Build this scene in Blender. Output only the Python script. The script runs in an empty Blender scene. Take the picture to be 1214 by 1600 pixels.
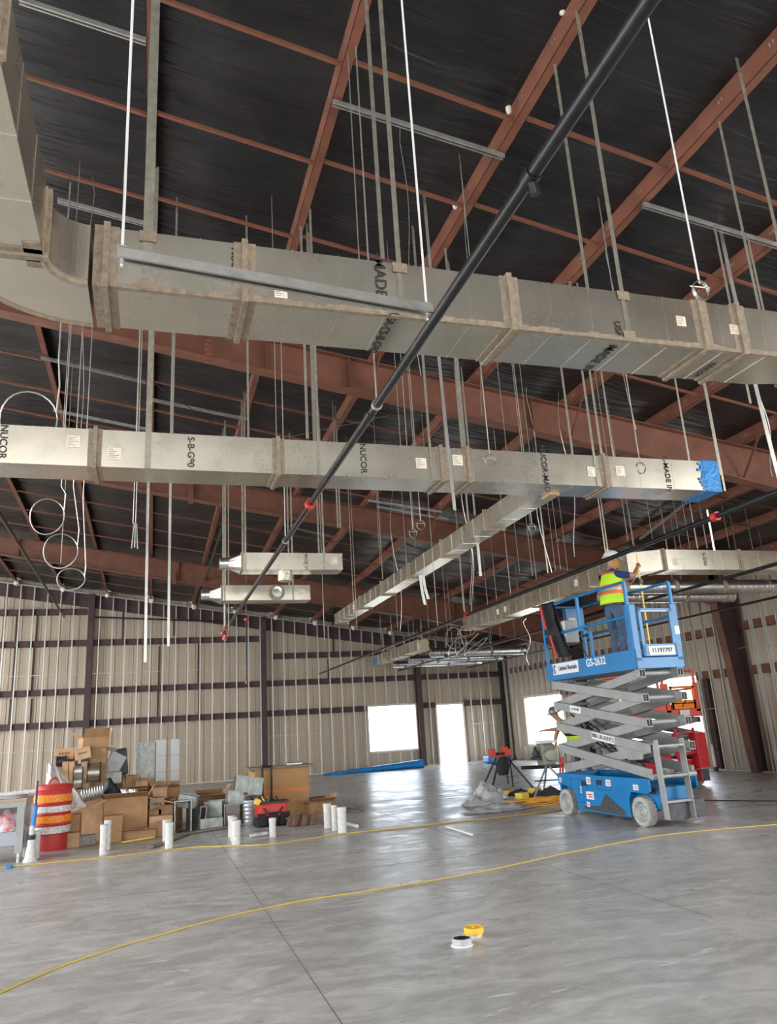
import bpy, bmesh, math, random
from mathutils import Vector, Matrix, noise
random.seed(7)
SC = bpy.context.scene
COL = SC.collection
V = Vector
# ------------------------------------------------------------------ camera, world, light, exposure
FPX, EYE = 1184.5, 1.5
CAM = [V((0.95607274, -0.28727608, -0.05828688)), V((-0.02454921, -0.27661585, 0.96066696)), V((0.29209972, 0.9170366, 0.27151728))]
cd = bpy.data.cameras.new('camera'); cam = bpy.data.objects.new('camera', cd); COL.objects.link(cam)
cd.sensor_fit = 'VERTICAL'; cd.sensor_height = 36; cd.lens = FPX/1600*36; cd.clip_start = .02; cd.clip_end = 500
mw = Matrix((CAM[0], CAM[1], -CAM[2])).transposed().to_4x4(); mw.translation = (0, 0, EYE); cam.matrix_world = mw
SC.camera = cam
SC.view_settings.view_transform = 'Standard'; SC.view_settings.look = 'None'; SC.view_settings.gamma = 1
SC.view_settings.use_curve_mapping = False; SC.view_settings.exposure = 0.42
wd = bpy.data.worlds.new('world'); SC.world = wd; wd.use_nodes = True
bg = wd.node_tree.nodes['Background']; bg.inputs[0].default_value = (.80, .90, 1, 1); bg.inputs[1].default_value = 5.2
def area(name, loc, rot, sx, sy, power, col):
    l = bpy.data.lights.new(name, 'AREA'); l.shape = 'RECTANGLE'; l.size = sx; l.size_y = sy; l.energy = power; l.color = col
    o = bpy.data.objects.new(name, l); COL.objects.link(o); o.location = loc; o.rotation_euler = rot; return o
# low daylight from open bay doors behind and left, plus added fill lamps
area('bay_door_daylight', (2, -8, 1.2), (math.radians(84), 0, 0), 16, 2.2, 200, (1, .96, .90))
area('high_fill_light', (3, -9.0, 6.4), (math.radians(16), 0, 0), 19, 7, 1700, (1, .98, .95))  # added lamp under the closed roof to brighten the floor
area('side_bay_daylight', (-15.5, 9, 1.8), (math.radians(84), 0, math.radians(-90)), 20, 3.2, 300, (1, .94, .86))
area('right_fill_light', (12.8, -1.0, 3.0), (math.radians(62), 0, math.radians(90)), 11, 5, 1500, (.95, .98, 1))  # invented source by the closed right wall, added to light the floor
area('side_high_fill', (-12.5, 10, 6.8), (math.radians(8), 0, math.radians(-90)), 24, 5, 3900, (.97, .98, 1))  # added lamp high on the left, lights the floor from above

def ray(px, py):
    a, b = (px-607)/FPX, (800-py)/FPX
    return CAM[0]*a + CAM[1]*b + CAM[2]
def at(px, py, **k):
    (ax, v), = k.items(); i = 'XYZ'.index(ax); d = ray(px, py); o = V((0, 0, EYE)); return o + d*((v-o[i])/d[i])
def proj(p):
    q = V(p)-V((0, 0, EYE)); z = q.dot(CAM[2]); return 607+FPX*q.dot(CAM[0])/z, 800-FPX*q.dot(CAM[1])/z

# ------------------------------------------------------------------ materials
MATS = {}
def mat(name, c, rough=.5, metal=0., var=0., vscale=6., bump=0., bscale=30., c2=None, stretch=(1, 1, 1), emit=None, alpha=None, rvar=0., trans=0.):
    if name in MATS: return MATS[name]
    m = bpy.data.materials.new(name); m.use_nodes = True; nt = m.node_tree; n = nt.nodes; l = nt.links; b = n['Principled BSDF']
    b.inputs['Base Color'].default_value = (*c, 1); b.inputs['Roughness'].default_value = rough; b.inputs['Metallic'].default_value = metal
    if trans: b.inputs['Transmission Weight'].default_value = trans
    if alpha is not None: b.inputs['Alpha'].default_value = alpha
    if emit: b.inputs['Emission Color'].default_value = (*c, 1); b.inputs['Emission Strength'].default_value = emit
    tc = n.new('ShaderNodeTexCoord'); mp = n.new('ShaderNodeMapping'); mp.inputs['Scale'].default_value = stretch; l.new(tc.outputs['Object'], mp.inputs[0])
    if var or c2:
        nz = n.new('ShaderNodeTexNoise'); nz.inputs['Scale'].default_value = vscale; nz.inputs['Detail'].default_value = 6; nz.inputs['Roughness'].default_value = .62; l.new(mp.outputs[0], nz.inputs['Vector'])
        cr = n.new('ShaderNodeValToRGB'); cr.color_ramp.elements[0].position = .36; cr.color_ramp.elements[1].position = .66
        lo = c2 if c2 else tuple(x*(1-var) for x in c); cr.color_ramp.elements[0].color = (*lo, 1); cr.color_ramp.elements[1].color = (*[min(1, x*(1+var*.5)) for x in c], 1)
        l.new(nz.outputs[0], cr.inputs[0]); l.new(cr.outputs[0], b.inputs['Base Color'])
        if rvar:
            mr = n.new('ShaderNodeMapRange'); mr.inputs['To Min'].default_value = max(0, rough-rvar); mr.inputs['To Max'].default_value = min(1, rough+rvar); mr.inputs['From Min'].default_value = .3; mr.inputs['From Max'].default_value = .7
            l.new(nz.outputs[0], mr.inputs[0]); l.new(mr.outputs[0], b.inputs['Roughness'])
    if bump:
        n2 = n.new('ShaderNodeTexNoise'); n2.inputs['Scale'].default_value = bscale; n2.inputs['Detail'].default_value = 5; l.new(mp.outputs[0], n2.inputs['Vector'])
        bp = n.new('ShaderNodeBump'); bp.inputs['Strength'].default_value = bump; bp.inputs['Distance'].default_value = .02; l.new(n2.outputs[0], bp.inputs['Height']); l.new(bp.outputs[0], b.inputs['Normal'])
    MATS[name] = m; return m
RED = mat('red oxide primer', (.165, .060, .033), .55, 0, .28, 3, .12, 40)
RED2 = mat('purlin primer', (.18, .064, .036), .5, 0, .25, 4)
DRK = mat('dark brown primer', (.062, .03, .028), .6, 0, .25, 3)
GALV = mat('galvanized sheet', (.74, .69, .57), .28, .96, .10, 2.2, rvar=.02)
GALV2 = mat('bright galvanized steel', (.56, .545, .50), .40, .85, .18, 9)
SPIRAL = mat('spiral duct metal', (.78, .78, .78), .22, .95, .15, 4)
STRAPM = mat('dull strap metal', (.40, .375, .30), .45, .75, .25, 14)
MASTIC = mat('duct sealant', (.30, .235, .165), .75, 0, .28, 25, .35, 60, stretch=(1, 1, 1))
INK = mat('black ink', (.03, .028, .025), .8)
STICK = mat('paper sticker', (.80, .70, .57), .8, 0, .1, 40)
BPIPE = mat('black iron pipe', (.028, .027, .027), .32, .45, .3, 20)
CLAMP = mat('red coupling paint', (.55, .035, .02), .45)
BFILM = mat('blue film', (.012, .20, .52), .35, 0, .3, 8, .5, 20)
STUD = mat('stud zinc', (.60, .575, .52), .38, .6, .12, 8)
WHITEP = mat('white pvc', (.62, .60, .56), .45, 0, .22, 22)
YEL = mat('yellow hose rubber', (.56, .39, .09), .5)
CARD = mat('cardboard', (.40, .225, .105), .8, 0, .2, 5)
CARD2 = mat('pale cardboard', (.50, .31, .17), .8, 0, .2, 6)
CARDI = mat('cardboard inside', (.30, .17, .085), .85)
BLACK = mat('black plastic', (.018, .018, .02), .5)
BLK2 = mat('black cloth', (.02, .02, .022), .9)
BLUE = mat('blue paint', (.008, .17, .40), .35, 0, .12, 4)
GREYP = mat('grey arm paint', (.30, .30, .285), .42, .1, .12, 4)
TYRE = mat('grey tyre rubber', (.40, .385, .35), .85, 0, .2, 12, .4, 30)
RIM = mat('wheel rim', (.34, .34, .33), .5, .2)
LRED = mat('red lift paint', (.50, .012, .022), .38)
LORG = mat('orange lift paint', (.85, .22, .02), .45)
SALM = mat('faded red paint', (.72, .10, .06), .45)
WHT = mat('white paint', (.70, .69, .67), .5)
SKIN = mat('skin', (.42, .20, .12), .55)
NAVY = mat('navy cloth', (.012, .03, .13), .85)
JEAN = mat('denim', (.07, .11, .18), .9, 0, .35, 14)
LIME = mat('lime vest', (.55, .85, .03), .7)
VORG = mat('orange trim', (.95, .25, .07), .6)
SILV = mat('reflective tape', (.6, .58, .55), .4, .3)
GREYC = mat('grey cloth', (.18, .18, .17), .9)
MUST = mat('mustard cloth', (.42, .20, .01), .8)
WOOD = mat('grey weathered wood', (.26, .20, .15), .85, 0, .3, 10, stretch=(1, 8, 1))
PLY = mat('tan plywood', (.42, .28, .15), .7)
PLASTIC = mat('clear plastic film', (.80, .79, .76), .18, 0, .25, 9, 1.0, 14, alpha=.62)
PLASTW = mat('milky plastic sheet', (.46, .46, .45), .3, 0, .3, 5, .9, 9)
ORANGE = mat('barrel plastic', (.50, .035, .03), .45, 0, .15, 6)
REFO = mat('orange reflective sheet', (.95, .26, .01), .4, 0, .35, 30)
REFW = mat('white reflective sheet', (.70, .68, .64), .4, .1, .4, 30)
FOIL = mat('insulation facing scrap', (.85, .74, .58), .5, 0, .2, 20)
YTAPE = mat('yellow tape blade', (.85, .62, .08), .5)
# ------------------------------------------------------------------ mesh builder
class MB:
    def __init__(s): s.v = []; s.f = []; s.mi = []; s.cur = 0
    def add(s, vs, fs):
        o = len(s.v); s.v += [V(a) for a in vs]; s.f += [tuple(i+o for i in f) for f in fs]; s.mi += [s.cur]*len(fs); return s
    def box(s, x0, x1, y0, y1, z0, z1):
        return s.add([(x, y, z) for z in (z0, z1) for y in (y0, y1) for x in (x0, x1)], [(0, 2, 3, 1), (4, 5, 7, 6), (0, 1, 5, 4), (2, 6, 7, 3), (0, 4, 6, 2), (1, 3, 7, 5)])
    def obox(s, c, sz, R=None):
        R = R or Matrix.Identity(3); c = V(c); h = [a/2 for a in sz]
        return s.add([c+R@V((x*h[0], y*h[1], z*h[2])) for z in (-1, 1) for y in (-1, 1) for x in (-1, 1)], [(0, 2, 3, 1), (4, 5, 7, 6), (0, 1, 5, 4), (2, 6, 7, 3), (0, 4, 6, 2), (1, 3, 7, 5)])
    def beam(s, p, q, w, h, up=(0, 0, 1)):
        p, q = V(p), V(q); d = (q-p).normalized(); u = V(up)
        if abs(d.dot(u)) > .99: u = V((0, 1, 0))
        a = d.cross(u).normalized(); b = a.cross(d)
        return s.add([e+a*i*w/2+b*j*h/2 for e in (p, q) for i, j in ((-1, -1), (1, -1), (1, 1), (-1, 1))], [(3, 2, 1, 0), (4, 5, 6, 7), (0, 1, 5, 4), (1, 2, 6, 5), (2, 3, 7, 6), (3, 0, 4, 7)])
    def tube(s, pts, r, n=8, closed=False, caps=True):
        pts = [V(p) for p in pts]; N = len(pts); base = len(s.v); prev = None
        rr = r if isinstance(r, (list, tuple)) else [r]*N
        for i, p in enumerate(pts):
            if closed: d = pts[(i+1) % N]-pts[i-1]
            else: d = pts[min(i+1, N-1)]-pts[max(i-1, 0)]
            d = d.normalized() if d.length > 1e-9 else V((0, 0, 1))
            if prev is None:
                a = d.cross(V((0, 0, 1)) if abs(d.z) < .9 else V((1, 0, 0))).normalized()
            else:
                a = prev-d*prev.dot(d); a = a.normalized() if a.length > 1e-6 else d.orthogonal().normalized()
            prev = a; b = d.cross(a)
            for k in range(n):
                t = 2*math.pi*k/n; s.v.append(p+(a*math.cos(t)+b*math.sin(t))*rr[i])
        for i in range(N if closed else N-1):
            for k in range(n):
                A = base+i*n; B = base+((i+1) % N)*n; s.f.append((A+k, A+(k+1) % n, B+(k+1) % n, B+k)); s.mi.append(s.cur)
        if caps and not closed:
            s.f.append(tuple(base+k for k in range(n))[::-1]); s.f.append(tuple(base+(N-1)*n+k for k in range(n))); s.mi += [s.cur]*2
        return s
    def lathe(s, prof, n=20, M=None, caps=True):
        base = len(s.v); M = M or Matrix.Identity(4)
        for r, z in prof:
            for k in range(n):
                t = 2*math.pi*k/n; s.v.append(M@V((r*math.cos(t), r*math.sin(t), z)))
        for i in range(len(prof)-1):
            for k in range(n):
                a = base+i*n; s.f.append((a+k, a+(k+1) % n, a+n+(k+1) % n, a+n+k)); s.mi.append(s.cur)
        if caps and prof[0][0] > 1e-6: s.f.append(tuple(base+k for k in range(n))[::-1]); s.mi.append(s.cur)
        if caps and prof[-1][0] > 1e-6: s.f.append(tuple(base+(len(prof)-1)*n+k for k in range(n))); s.mi.append(s.cur)
        return s
    def prism(s, poly, fn, d0, d1):
        n = len(poly); base = len(s.v)
        s.v += [V(fn(a, b, d0)) for a, b in poly]+[V(fn(a, b, d1)) for a, b in poly]
        s.f += [tuple(base+i for i in range(n))[::-1], tuple(base+n+i for i in range(n))]+[(base+i, base+(i+1) % n, base+n+(i+1) % n, base+n+i) for i in range(n)]; s.mi += [s.cur]*(n+2); return s
    def build(s, name, m, parent=None, smooth=False, bevel=0, loc=None, sub=0, solid=0):
        me = bpy.data.meshes.new(name); vs = s.v
        if parent is None and loc is None:
            xs = [v.x for v in vs]; ys = [v.y for v in vs]; zs = [v.z for v in vs]
            loc = V(((min(xs)+max(xs))/2, (min(ys)+max(ys))/2, min(zs)))
        L = V(loc) if loc is not None else V((0, 0, 0))
        me.from_pydata([tuple(v-L) for v in vs], [], s.f)
        for mm in (m if isinstance(m, (list, tuple)) else [m]): me.materials.append(mm)
        if any(s.mi): me.polygons.foreach_set('material_index', s.mi)
        bm = bmesh.new(); bm.from_mesh(me); bmesh.ops.recalc_face_normals(bm, faces=bm.faces); bm.to_mesh(me); bm.free()
        if smooth:
            me.polygons.foreach_set('use_smooth', [True]*len(me.polygons))
            try: me.set_sharp_from_angle(angle=math.radians(40))
            except Exception: pass
        o = bpy.data.objects.new(name, me); COL.objects.link(o); o.location = L
        if parent: o.parent = parent
        if solid: md = o.modifiers.new('s', 'SOLIDIFY'); md.thickness = solid; md.offset = 0
        if bevel: md = o.modifiers.new('b', 'BEVEL'); md.width = bevel; md.segments = 2; md.limit_method = 'ANGLE'
        if sub: md = o.modifiers.new('u', 'SUBSURF'); md.levels = sub; md.render_levels = sub
        return o
def tag(o, label, cat, group=None, kind=None):
    if label: o['label'] = label
    if cat: o['category'] = cat
    if group: o['group'] = group
    if kind: o['kind'] = kind
    return o
def struct(o, label=None):
    o['kind'] = 'structure'
    if label: o['label'] = label
    return o
def empty(name, loc, rz=0, label=None, cat=None, group=None):
    o = bpy.data.objects.new(name, None); o.empty_display_size = .1; COL.objects.link(o); o.location = loc; o.rotation_euler = (0, 0, rz)
    return tag(o, label, cat, group)
def copytree(o, parent=None):
    c = o.copy(); COL.objects.link(c)
    if parent: c.parent = parent
    for ch in list(o.children): copytree(ch, c)
    return c
ONES = 'first second third fourth fifth sixth seventh eighth ninth tenth eleventh twelfth thirteenth fourteenth fifteenth sixteenth seventeenth eighteenth nineteenth'.split()
TENS = {2: ('twentieth', 'twenty'), 3: ('thirtieth', 'thirty'), 4: ('fortieth', 'forty'), 5: ('fiftieth', 'fifty')}
def nth(i):
    if i < 19: return ONES[i]
    a, b = divmod(i+1, 10); return TENS[a][0] if b == 0 else TENS[a][1]+'-'+ONES[b-1]
ORD = {}
def later(o, p, key, label, cat, group):
    """label an item once its neighbours are known: {o} becomes its rank from the left in the photo"""
    ORD.setdefault(key, []).append((proj(p)[0], o)); tag(o, label, cat, group)
def inframe(*ps):
    for p in ps:
        if (V(p)-V((0, 0, EYE))).dot(CAM[2]) < .2: continue
        x, y = proj(p)
        if -5 < x < 1220 and -5 < y < 1605: return True
    return False
def text(body, size, origin, right, up, m, parent=None, name='lettering', off=.002, bold=0, sx=1.):
    cu = bpy.data.curves.new(name, 'FONT'); cu.body = body; cu.size = size; cu.align_x = 'CENTER'; cu.align_y = 'CENTER'; cu.offset = bold; cu.extrude = .0008
    t = bpy.data.objects.new(name, cu); COL.objects.link(t); bpy.context.view_layer.update()
    me = bpy.data.meshes.new_from_object(t.evaluated_get(bpy.context.evaluated_depsgraph_get())); bpy.data.objects.remove(t)
    r = V(right).normalized(); u = V(up).normalized(); nn = r.cross(u)
    M = Matrix((r*sx, u, nn)).transposed().to_4x4(); M.translation = V(origin)+nn*off; me.transform(M)
    me.materials.clear(); me.materials.append(m); o = bpy.data.objects.new(name, me); COL.objects.link(o)
    if parent: o.parent = parent
    return o
# ------------------------------------------------------------------ dimensions of the hall
D, W = 28.6, 13.6           # end wall and side wall
XL = -16.0
SL, A0 = .15, 6.73          # roof slope and purlin underside
def roof(x, y): return A0-SL*x-.028*max(0, y-14)
PX = [1.31+1.48*k for k in range(-9, 9)]      # purlin webs
FRAMES = [(9.1, .45), (15.15, .45), (22.2, .56)]
# floor with procedural wear and sawn joints
def floor_mat():
    m = bpy.data.materials.new('concrete slab'); m.use_nodes = True; nt = m.node_tree; n = nt.nodes; l = nt.links; b = n['Principled BSDF']
    tc = n.new('ShaderNodeTexCoord')
    def nz(sc, st, det=8, dist=0, rot=0):
        mp = n.new('ShaderNodeMapping'); mp.inputs['Scale'].default_value = st; mp.inputs['Rotation'].default_value = (0, 0, rot); l.new(tc.outputs['Object'], mp.inputs[0])
        t = n.new('ShaderNodeTexNoise'); t.inputs['Scale'].default_value = sc; t.inputs['Detail'].default_value = det; t.inputs['Roughness'].default_value = .65; t.inputs['Distortion'].default_value = dist; l.new(mp.outputs[0], t.inputs['Vector']); return t.outputs[0]
    def ramp(src, a, ca, bb, cb):
        r = n.new('ShaderNodeValToRGB'); r.color_ramp.elements[0].position = a; r.color_ramp.elements[1].position = bb
        r.color_ramp.elements[0].color = (*ca, 1); r.color_ramp.elements[1].color = (*cb, 1); l.new(src, r.inputs[0]); return r.outputs[0]
    def mix(f, a, bb, mode='MIX'):
        x = n.new('ShaderNodeMix'); x.data_type = 'RGBA'; x.blend_type = mode
        (l.new(f, x.inputs[0]) if not isinstance(f, float) else setattr(x.inputs[0], 'default_value', f)); l.new(a, x.inputs[6]); l.new(bb, x.inputs[7]) if not isinstance(bb, tuple) else setattr(x.inputs[7], 'default_value', (*bb, 1)); return x.outputs[2]
    base = ramp(nz(.55, (1, 1, 1)), .3, (.40, .388, .365), .7, (.54, .525, .505))
    swirl = ramp(nz(1.6, (1, 2.4, 1), 9, 1.4, .5), .42, (.78, .78, .78), .62, (1.1, 1.1, 1.1))
    c = mix(1., base, swirl, 'MULTIPLY')
    fine = ramp(nz(9, (1, 1.8, 1), 8, .5), .35, (.88, .88, .88), .65, (1.07, 1.07, 1.07))
    c = mix(1., c, fine, 'MULTIPLY')
    dust = ramp(nz(1.1, (.5, 2.2, 1), 10, 2.2, -.6), .56, (0, 0, 0), .70, (.6, .6, .6))
    c = mix(dust, c, (.52, .51, .49))
    smear = ramp(nz(2.6, (.7, 2.6, 1), 12, 1.0, .2), .625, (0, 0, 0), .66, (.75, .75, .75))
    c = mix(smear, c, (.66, .66, .65))
    # arcs of tyre dust
    mp = n.new('ShaderNodeMapping'); mp.inputs['Location'].default_value = (-2.2, -9.3, 0); l.new(tc.outputs['Object'], mp.inputs[0])
    wv = n.new('ShaderNodeTexWave'); wv.wave_type = 'RINGS'; wv.rings_direction = 'Z'; wv.inputs['Scale'].default_value = .32; wv.inputs['Distortion'].default_value = 3.5; wv.inputs['Detail'].default_value = 3; wv.inputs['Detail Scale'].default_value = 1.2; l.new(mp.outputs[0], wv.inputs[0])
    arc = ramp(wv.outputs[0], .80, (0, 0, 0), .98, (.30, .30, .30)); c = mix(arc, c, (.50, .49, .47))
    l.new(c, b.inputs['Base Color'])
    rr = n.new('ShaderNodeMapRange'); rr.inputs['From Min'].default_value = .35; rr.inputs['From Max'].default_value = .65; rr.inputs['To Min'].default_value = .22; rr.inputs['To Max'].default_value = .42; l.new(nz(1.3, (1, 1.5, 1), 8, .8), rr.inputs[0]); l.new(rr.outputs[0], b.inputs['Roughness'])
    bp = n.new('ShaderNodeBump'); bp.inputs['Strength'].default_value = .16; bp.inputs['Distance'].default_value = .02; l.new(nz(5, (1, 1.6, 1), 8, .6), bp.inputs['Height']); l.new(bp.outputs[0], b.inputs['Normal'])
    b.inputs['Specular IOR Level'].default_value = .6
    return m
FLOORM = floor_mat()
struct(MB().box(XL, W+.25, -14, D+.25, -.2, 0).build('floor', FLOORM, loc=(0, 0, 0)), 'grey concrete slab with trowel marks and white dust scuffs')
GROUND = mat('bright dry ground outside', (.62, .57, .50), .9, 0, .15, .3)
g_ = MB(); g_.box(W+.6, 90, -60, 110, -.5, -.25).build('ground', GROUND)
bpy.data.objects['ground']['kind'] = 'structure'
MB().box(XL-60, W+.6, D+.6, 110, -.5, -.25).build('ground_beyond', GROUND)['kind'] = 'structure'
JOINT = mat('dark joint filler', (.13, .125, .12), .9)  # dark filler colour of the saw-cut joints
for i, (x0, x1, y0, y1) in enumerate(((1.0, 1.006, -2, D-.4), (4.0, 4.006, 5.3, D-.4), (7.0, 7.006, 8, D-.4), (-6, 12, 8.93, 8.936), (-6, 12, 16.4, 16.406))):
    struct(MB().box(x0, x1, y0, y1, -.004, .0012).build('trim_%d' % (i+1), JOINT), 'thin dark saw-cut joint line in the concrete floor')
struct(MB().box(XL, W, -14.2, -14, 2.4, 10.5).build('wall_front', mat('dark upper wall', (.09, .06, .035), .9), loc=(0, 0, 0)), 'unseen upper wall over the bay doors, added to darken duct reflections')  # unseen wall added so the duct sides reflect something dark
struct(MB().box(XL-.2, XL, -14, D, 4.2, 10.5).build('wall_left', MATS['dark upper wall'], loc=(0, 0, 0)), 'unseen upper wall over the open left side, added to hide sky')  # unseen wall added to keep bright sky out of the duct reflections
# corrugated sheet walls with real openings
PANEL = mat('ribbed wall sheet', (.53, .43, .32), .45, .2, .05, 1.0, stretch=(2, 2, .25))
def ribbed(a0, a1, b_top, openings, fn):
    """wall sheet built in strips; a along the wall, z up, fn(a, depth, z)"""
    mb = MB(); prof = []; a = a0
    while a < a1:
        prof += [(a, 0), (a+.02, .03), (a+.07, .03), (a+.09, 0), (a+.15, 0), (a+.155, .006), (a+.17, .006), (a+.175, 0), (a+.23, 0), (a+.235, .006), (a+.25, .006), (a+.255, 0)]; a += .305
    cuts = sorted(set([a0, a1]+[o[0] for o in openings]+[o[1] for o in openings])); pts = []
    def dep(x):
        for (p, d), (q, e) in zip(prof, prof[1:]):
            if p <= x <= q: return d+(e-d)*(x-p)/max(1e-9, q-p)
        return 0
    xs = sorted(set([p[0] for p in prof if a0 <= p[0] <= a1]+cuts))
    for x, y in zip(xs, xs[1:]):
        m = (x+y)/2; spans = [(0, None)]
        for o in openings:
            if o[0] < m < o[1]: spans = ([(0, o[2])] if o[2] > 0 else [])+[(o[3], None)]
        for s0, s1 in spans:
            z1x = b_top(x) if s1 is None else s1; z1y = b_top(y) if s1 is None else s1
            mb.add([fn(x, dep(x), s0), fn(y, dep(y), s0), fn(y, dep(y), z1y), fn(x, dep(x), z1x)], [(0, 1, 2, 3)])
    return mb
WIN = (7.80, 9.68, .63, 2.24); DOOR = (10.55, 11.62, 0, 2.17)
topE = lambda x: roof(x, D)+.18
struct(ribbed(XL, W+.1, topE, [WIN, DOOR], lambda a, d, z: (a, D+.03-d, z)).build('wall_back', PANEL, loc=(0, 0, 0), solid=.004), 'tan ribbed metal sheet end wall')
SW = [(24.0, 26.85, .55, 2.22), (16.95, 20.2, .63, 2.30)]
topS = lambda y: roof(W, y)+.18
struct(ribbed(-14, D, topS, SW, lambda a, d, z: (W+.03-d, a, z)).build('wall_right', PANEL, loc=(0, 0, 0), solid=.004), 'tan ribbed metal sheet side wall')
# glazing frames around the openings
FR = mat('pale opening frame', (.62, .55, .46), .5, .2)
def frame_open(name, a0, a1, z0, z1, fn, label, t=.07, sill=True):
    mb = MB(); dd = (-.12, .02)
    for (p, q, r, s) in ((a0-t, a0, z0-(t if sill else 0), z1+t), (a1, a1+t, z0-(t if sill else 0), z1+t), (a0, a1, z1, z1+t))+(((a0, a1, z0-t, z0),) if sill else ()):
        mb.add([fn(x, d, z) for z in (r, s) for d in dd for x in (p, q)], [(0, 2, 3, 1), (4, 5, 7, 6), (0, 1, 5, 4), (2, 6, 7, 3), (0, 4, 6, 2), (1, 3, 7, 5)])
    return struct(mb.build(name, FR), label)
fe = lambda a, d, z: (a, D+d, z); fs_ = lambda a, d, z: (W+d, a, z)
frame_open('window_1', *WIN, fe, 'open square window hole in the end wall full of daylight')
frame_open('door_1', *DOOR, fe, 'open doorway in the end wall full of daylight', sill=False)
frame_open('window_2', *SW[0], fs_, 'bright window opening in the side wall near the far corner')
frame_open('window_3', *SW[1], fs_, 'bright window opening in the side wall behind the red lift')
# black faced roof insulation
def roof_mat():
    m = bpy.data.materials.new('black insulation facing'); m.use_nodes = True; nt = m.node_tree; n = nt.nodes; l = nt.links; b = n['Principled BSDF']
    tc = n.new('ShaderNodeTexCoord')
    def nz(sc, st, det=6, dist=0.):
        mp = n.new('ShaderNodeMapping'); mp.inputs['Scale'].default_value = st; l.new(tc.outputs['Object'], mp.inputs[0])
        t = n.new('ShaderNodeTexNoise'); t.inputs['Scale'].default_value = sc; t.inputs['Detail'].default_value = det; t.inputs['Distortion'].default_value = dist; l.new(mp.outputs[0], t.inputs['Vector']); return t.outputs[0]
    r = n.new('ShaderNodeValToRGB'); r.color_ramp.elements[0].color = (.007, .0065, .008, 1); r.color_ramp.elements[1].color = (.030, .027, .026, 1); r.color_ramp.elements[0].position = .42; r.color_ramp.elements[1].position = .85
    l.new(nz(1.1, (1, 1.6, 1), 9, .8), r.inputs[0]); l.new(r.outputs[0], b.inputs['Base Color'])
    b.inputs['Roughness'].default_value = .30; b.inputs['Specular IOR Level'].default_value = .55
    b1 = n.new('ShaderNodeBump'); b1.inputs['Strength'].default_value = .9; b1.inputs['Distance'].default_value = .05; l.new(nz(2.2, (.28, 3.6, 1), 5, .7), b1.inputs['Height'])
    b2 = n.new('ShaderNodeBump'); b2.inputs['Strength'].default_value = .3; b2.inputs['Distance'].default_value = .03; l.new(nz(9, (.25, 3., 1), 4, .4), b2.inputs['Height']); l.new(b1.outputs[0], b2.inputs['Normal']); l.new(b2.outputs[0], b.inputs['Normal'])
    return m
ROOFM = roof_mat(); mb = MB()
nx = 6; ys = [-14+i*.22 for i in range(int((D+14.1)/.22)+1)]
xs = [XL]+[PX[k]+1.48*j/nx for k in range(len(PX)-1) for j in range(nx)]+[PX[-1], W+.1]
xs = [x for x in xs if x >= XL and x <= W+.2]
for y in ys:
    for x in xs:
        k = (x-PX[0])/1.48; fr_ = k-math.floor(k); sag = .045*math.sin(math.pi*fr_)**2
        wr = noise.noise(V((x*.5+7*math.floor(k), y*2.6, 0)))*.03*math.sin(math.pi*fr_)
        mb.v.append(V((x, y, roof(x, y)+.195-sag+wr)))
nX = len(xs)
for j in range(len(ys)-1):
    for i in range(nX-1): mb.f.append((j*nX+i, j*nX+i+1, (j+1)*nX+i+1, (j+1)*nX+i)); mb.mi.append(0)
struct(mb.build('ceiling', ROOFM, loc=(0, 0, 0), smooth=True, solid=.02), 'wrinkled black insulation facing sagging between the purlins')
o = MB(); o.add([(x, y, roof(x, y)+.32) for y in (-14, 14, D+.3) for x in (XL, W+.3)], [(0, 1, 3, 2), (2, 3, 5, 4)]); struct(o.build('roof_sheet', mat('roof sheet', (.6, .6, .58), .5), loc=(0, 0, 0), solid=.02))
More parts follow.
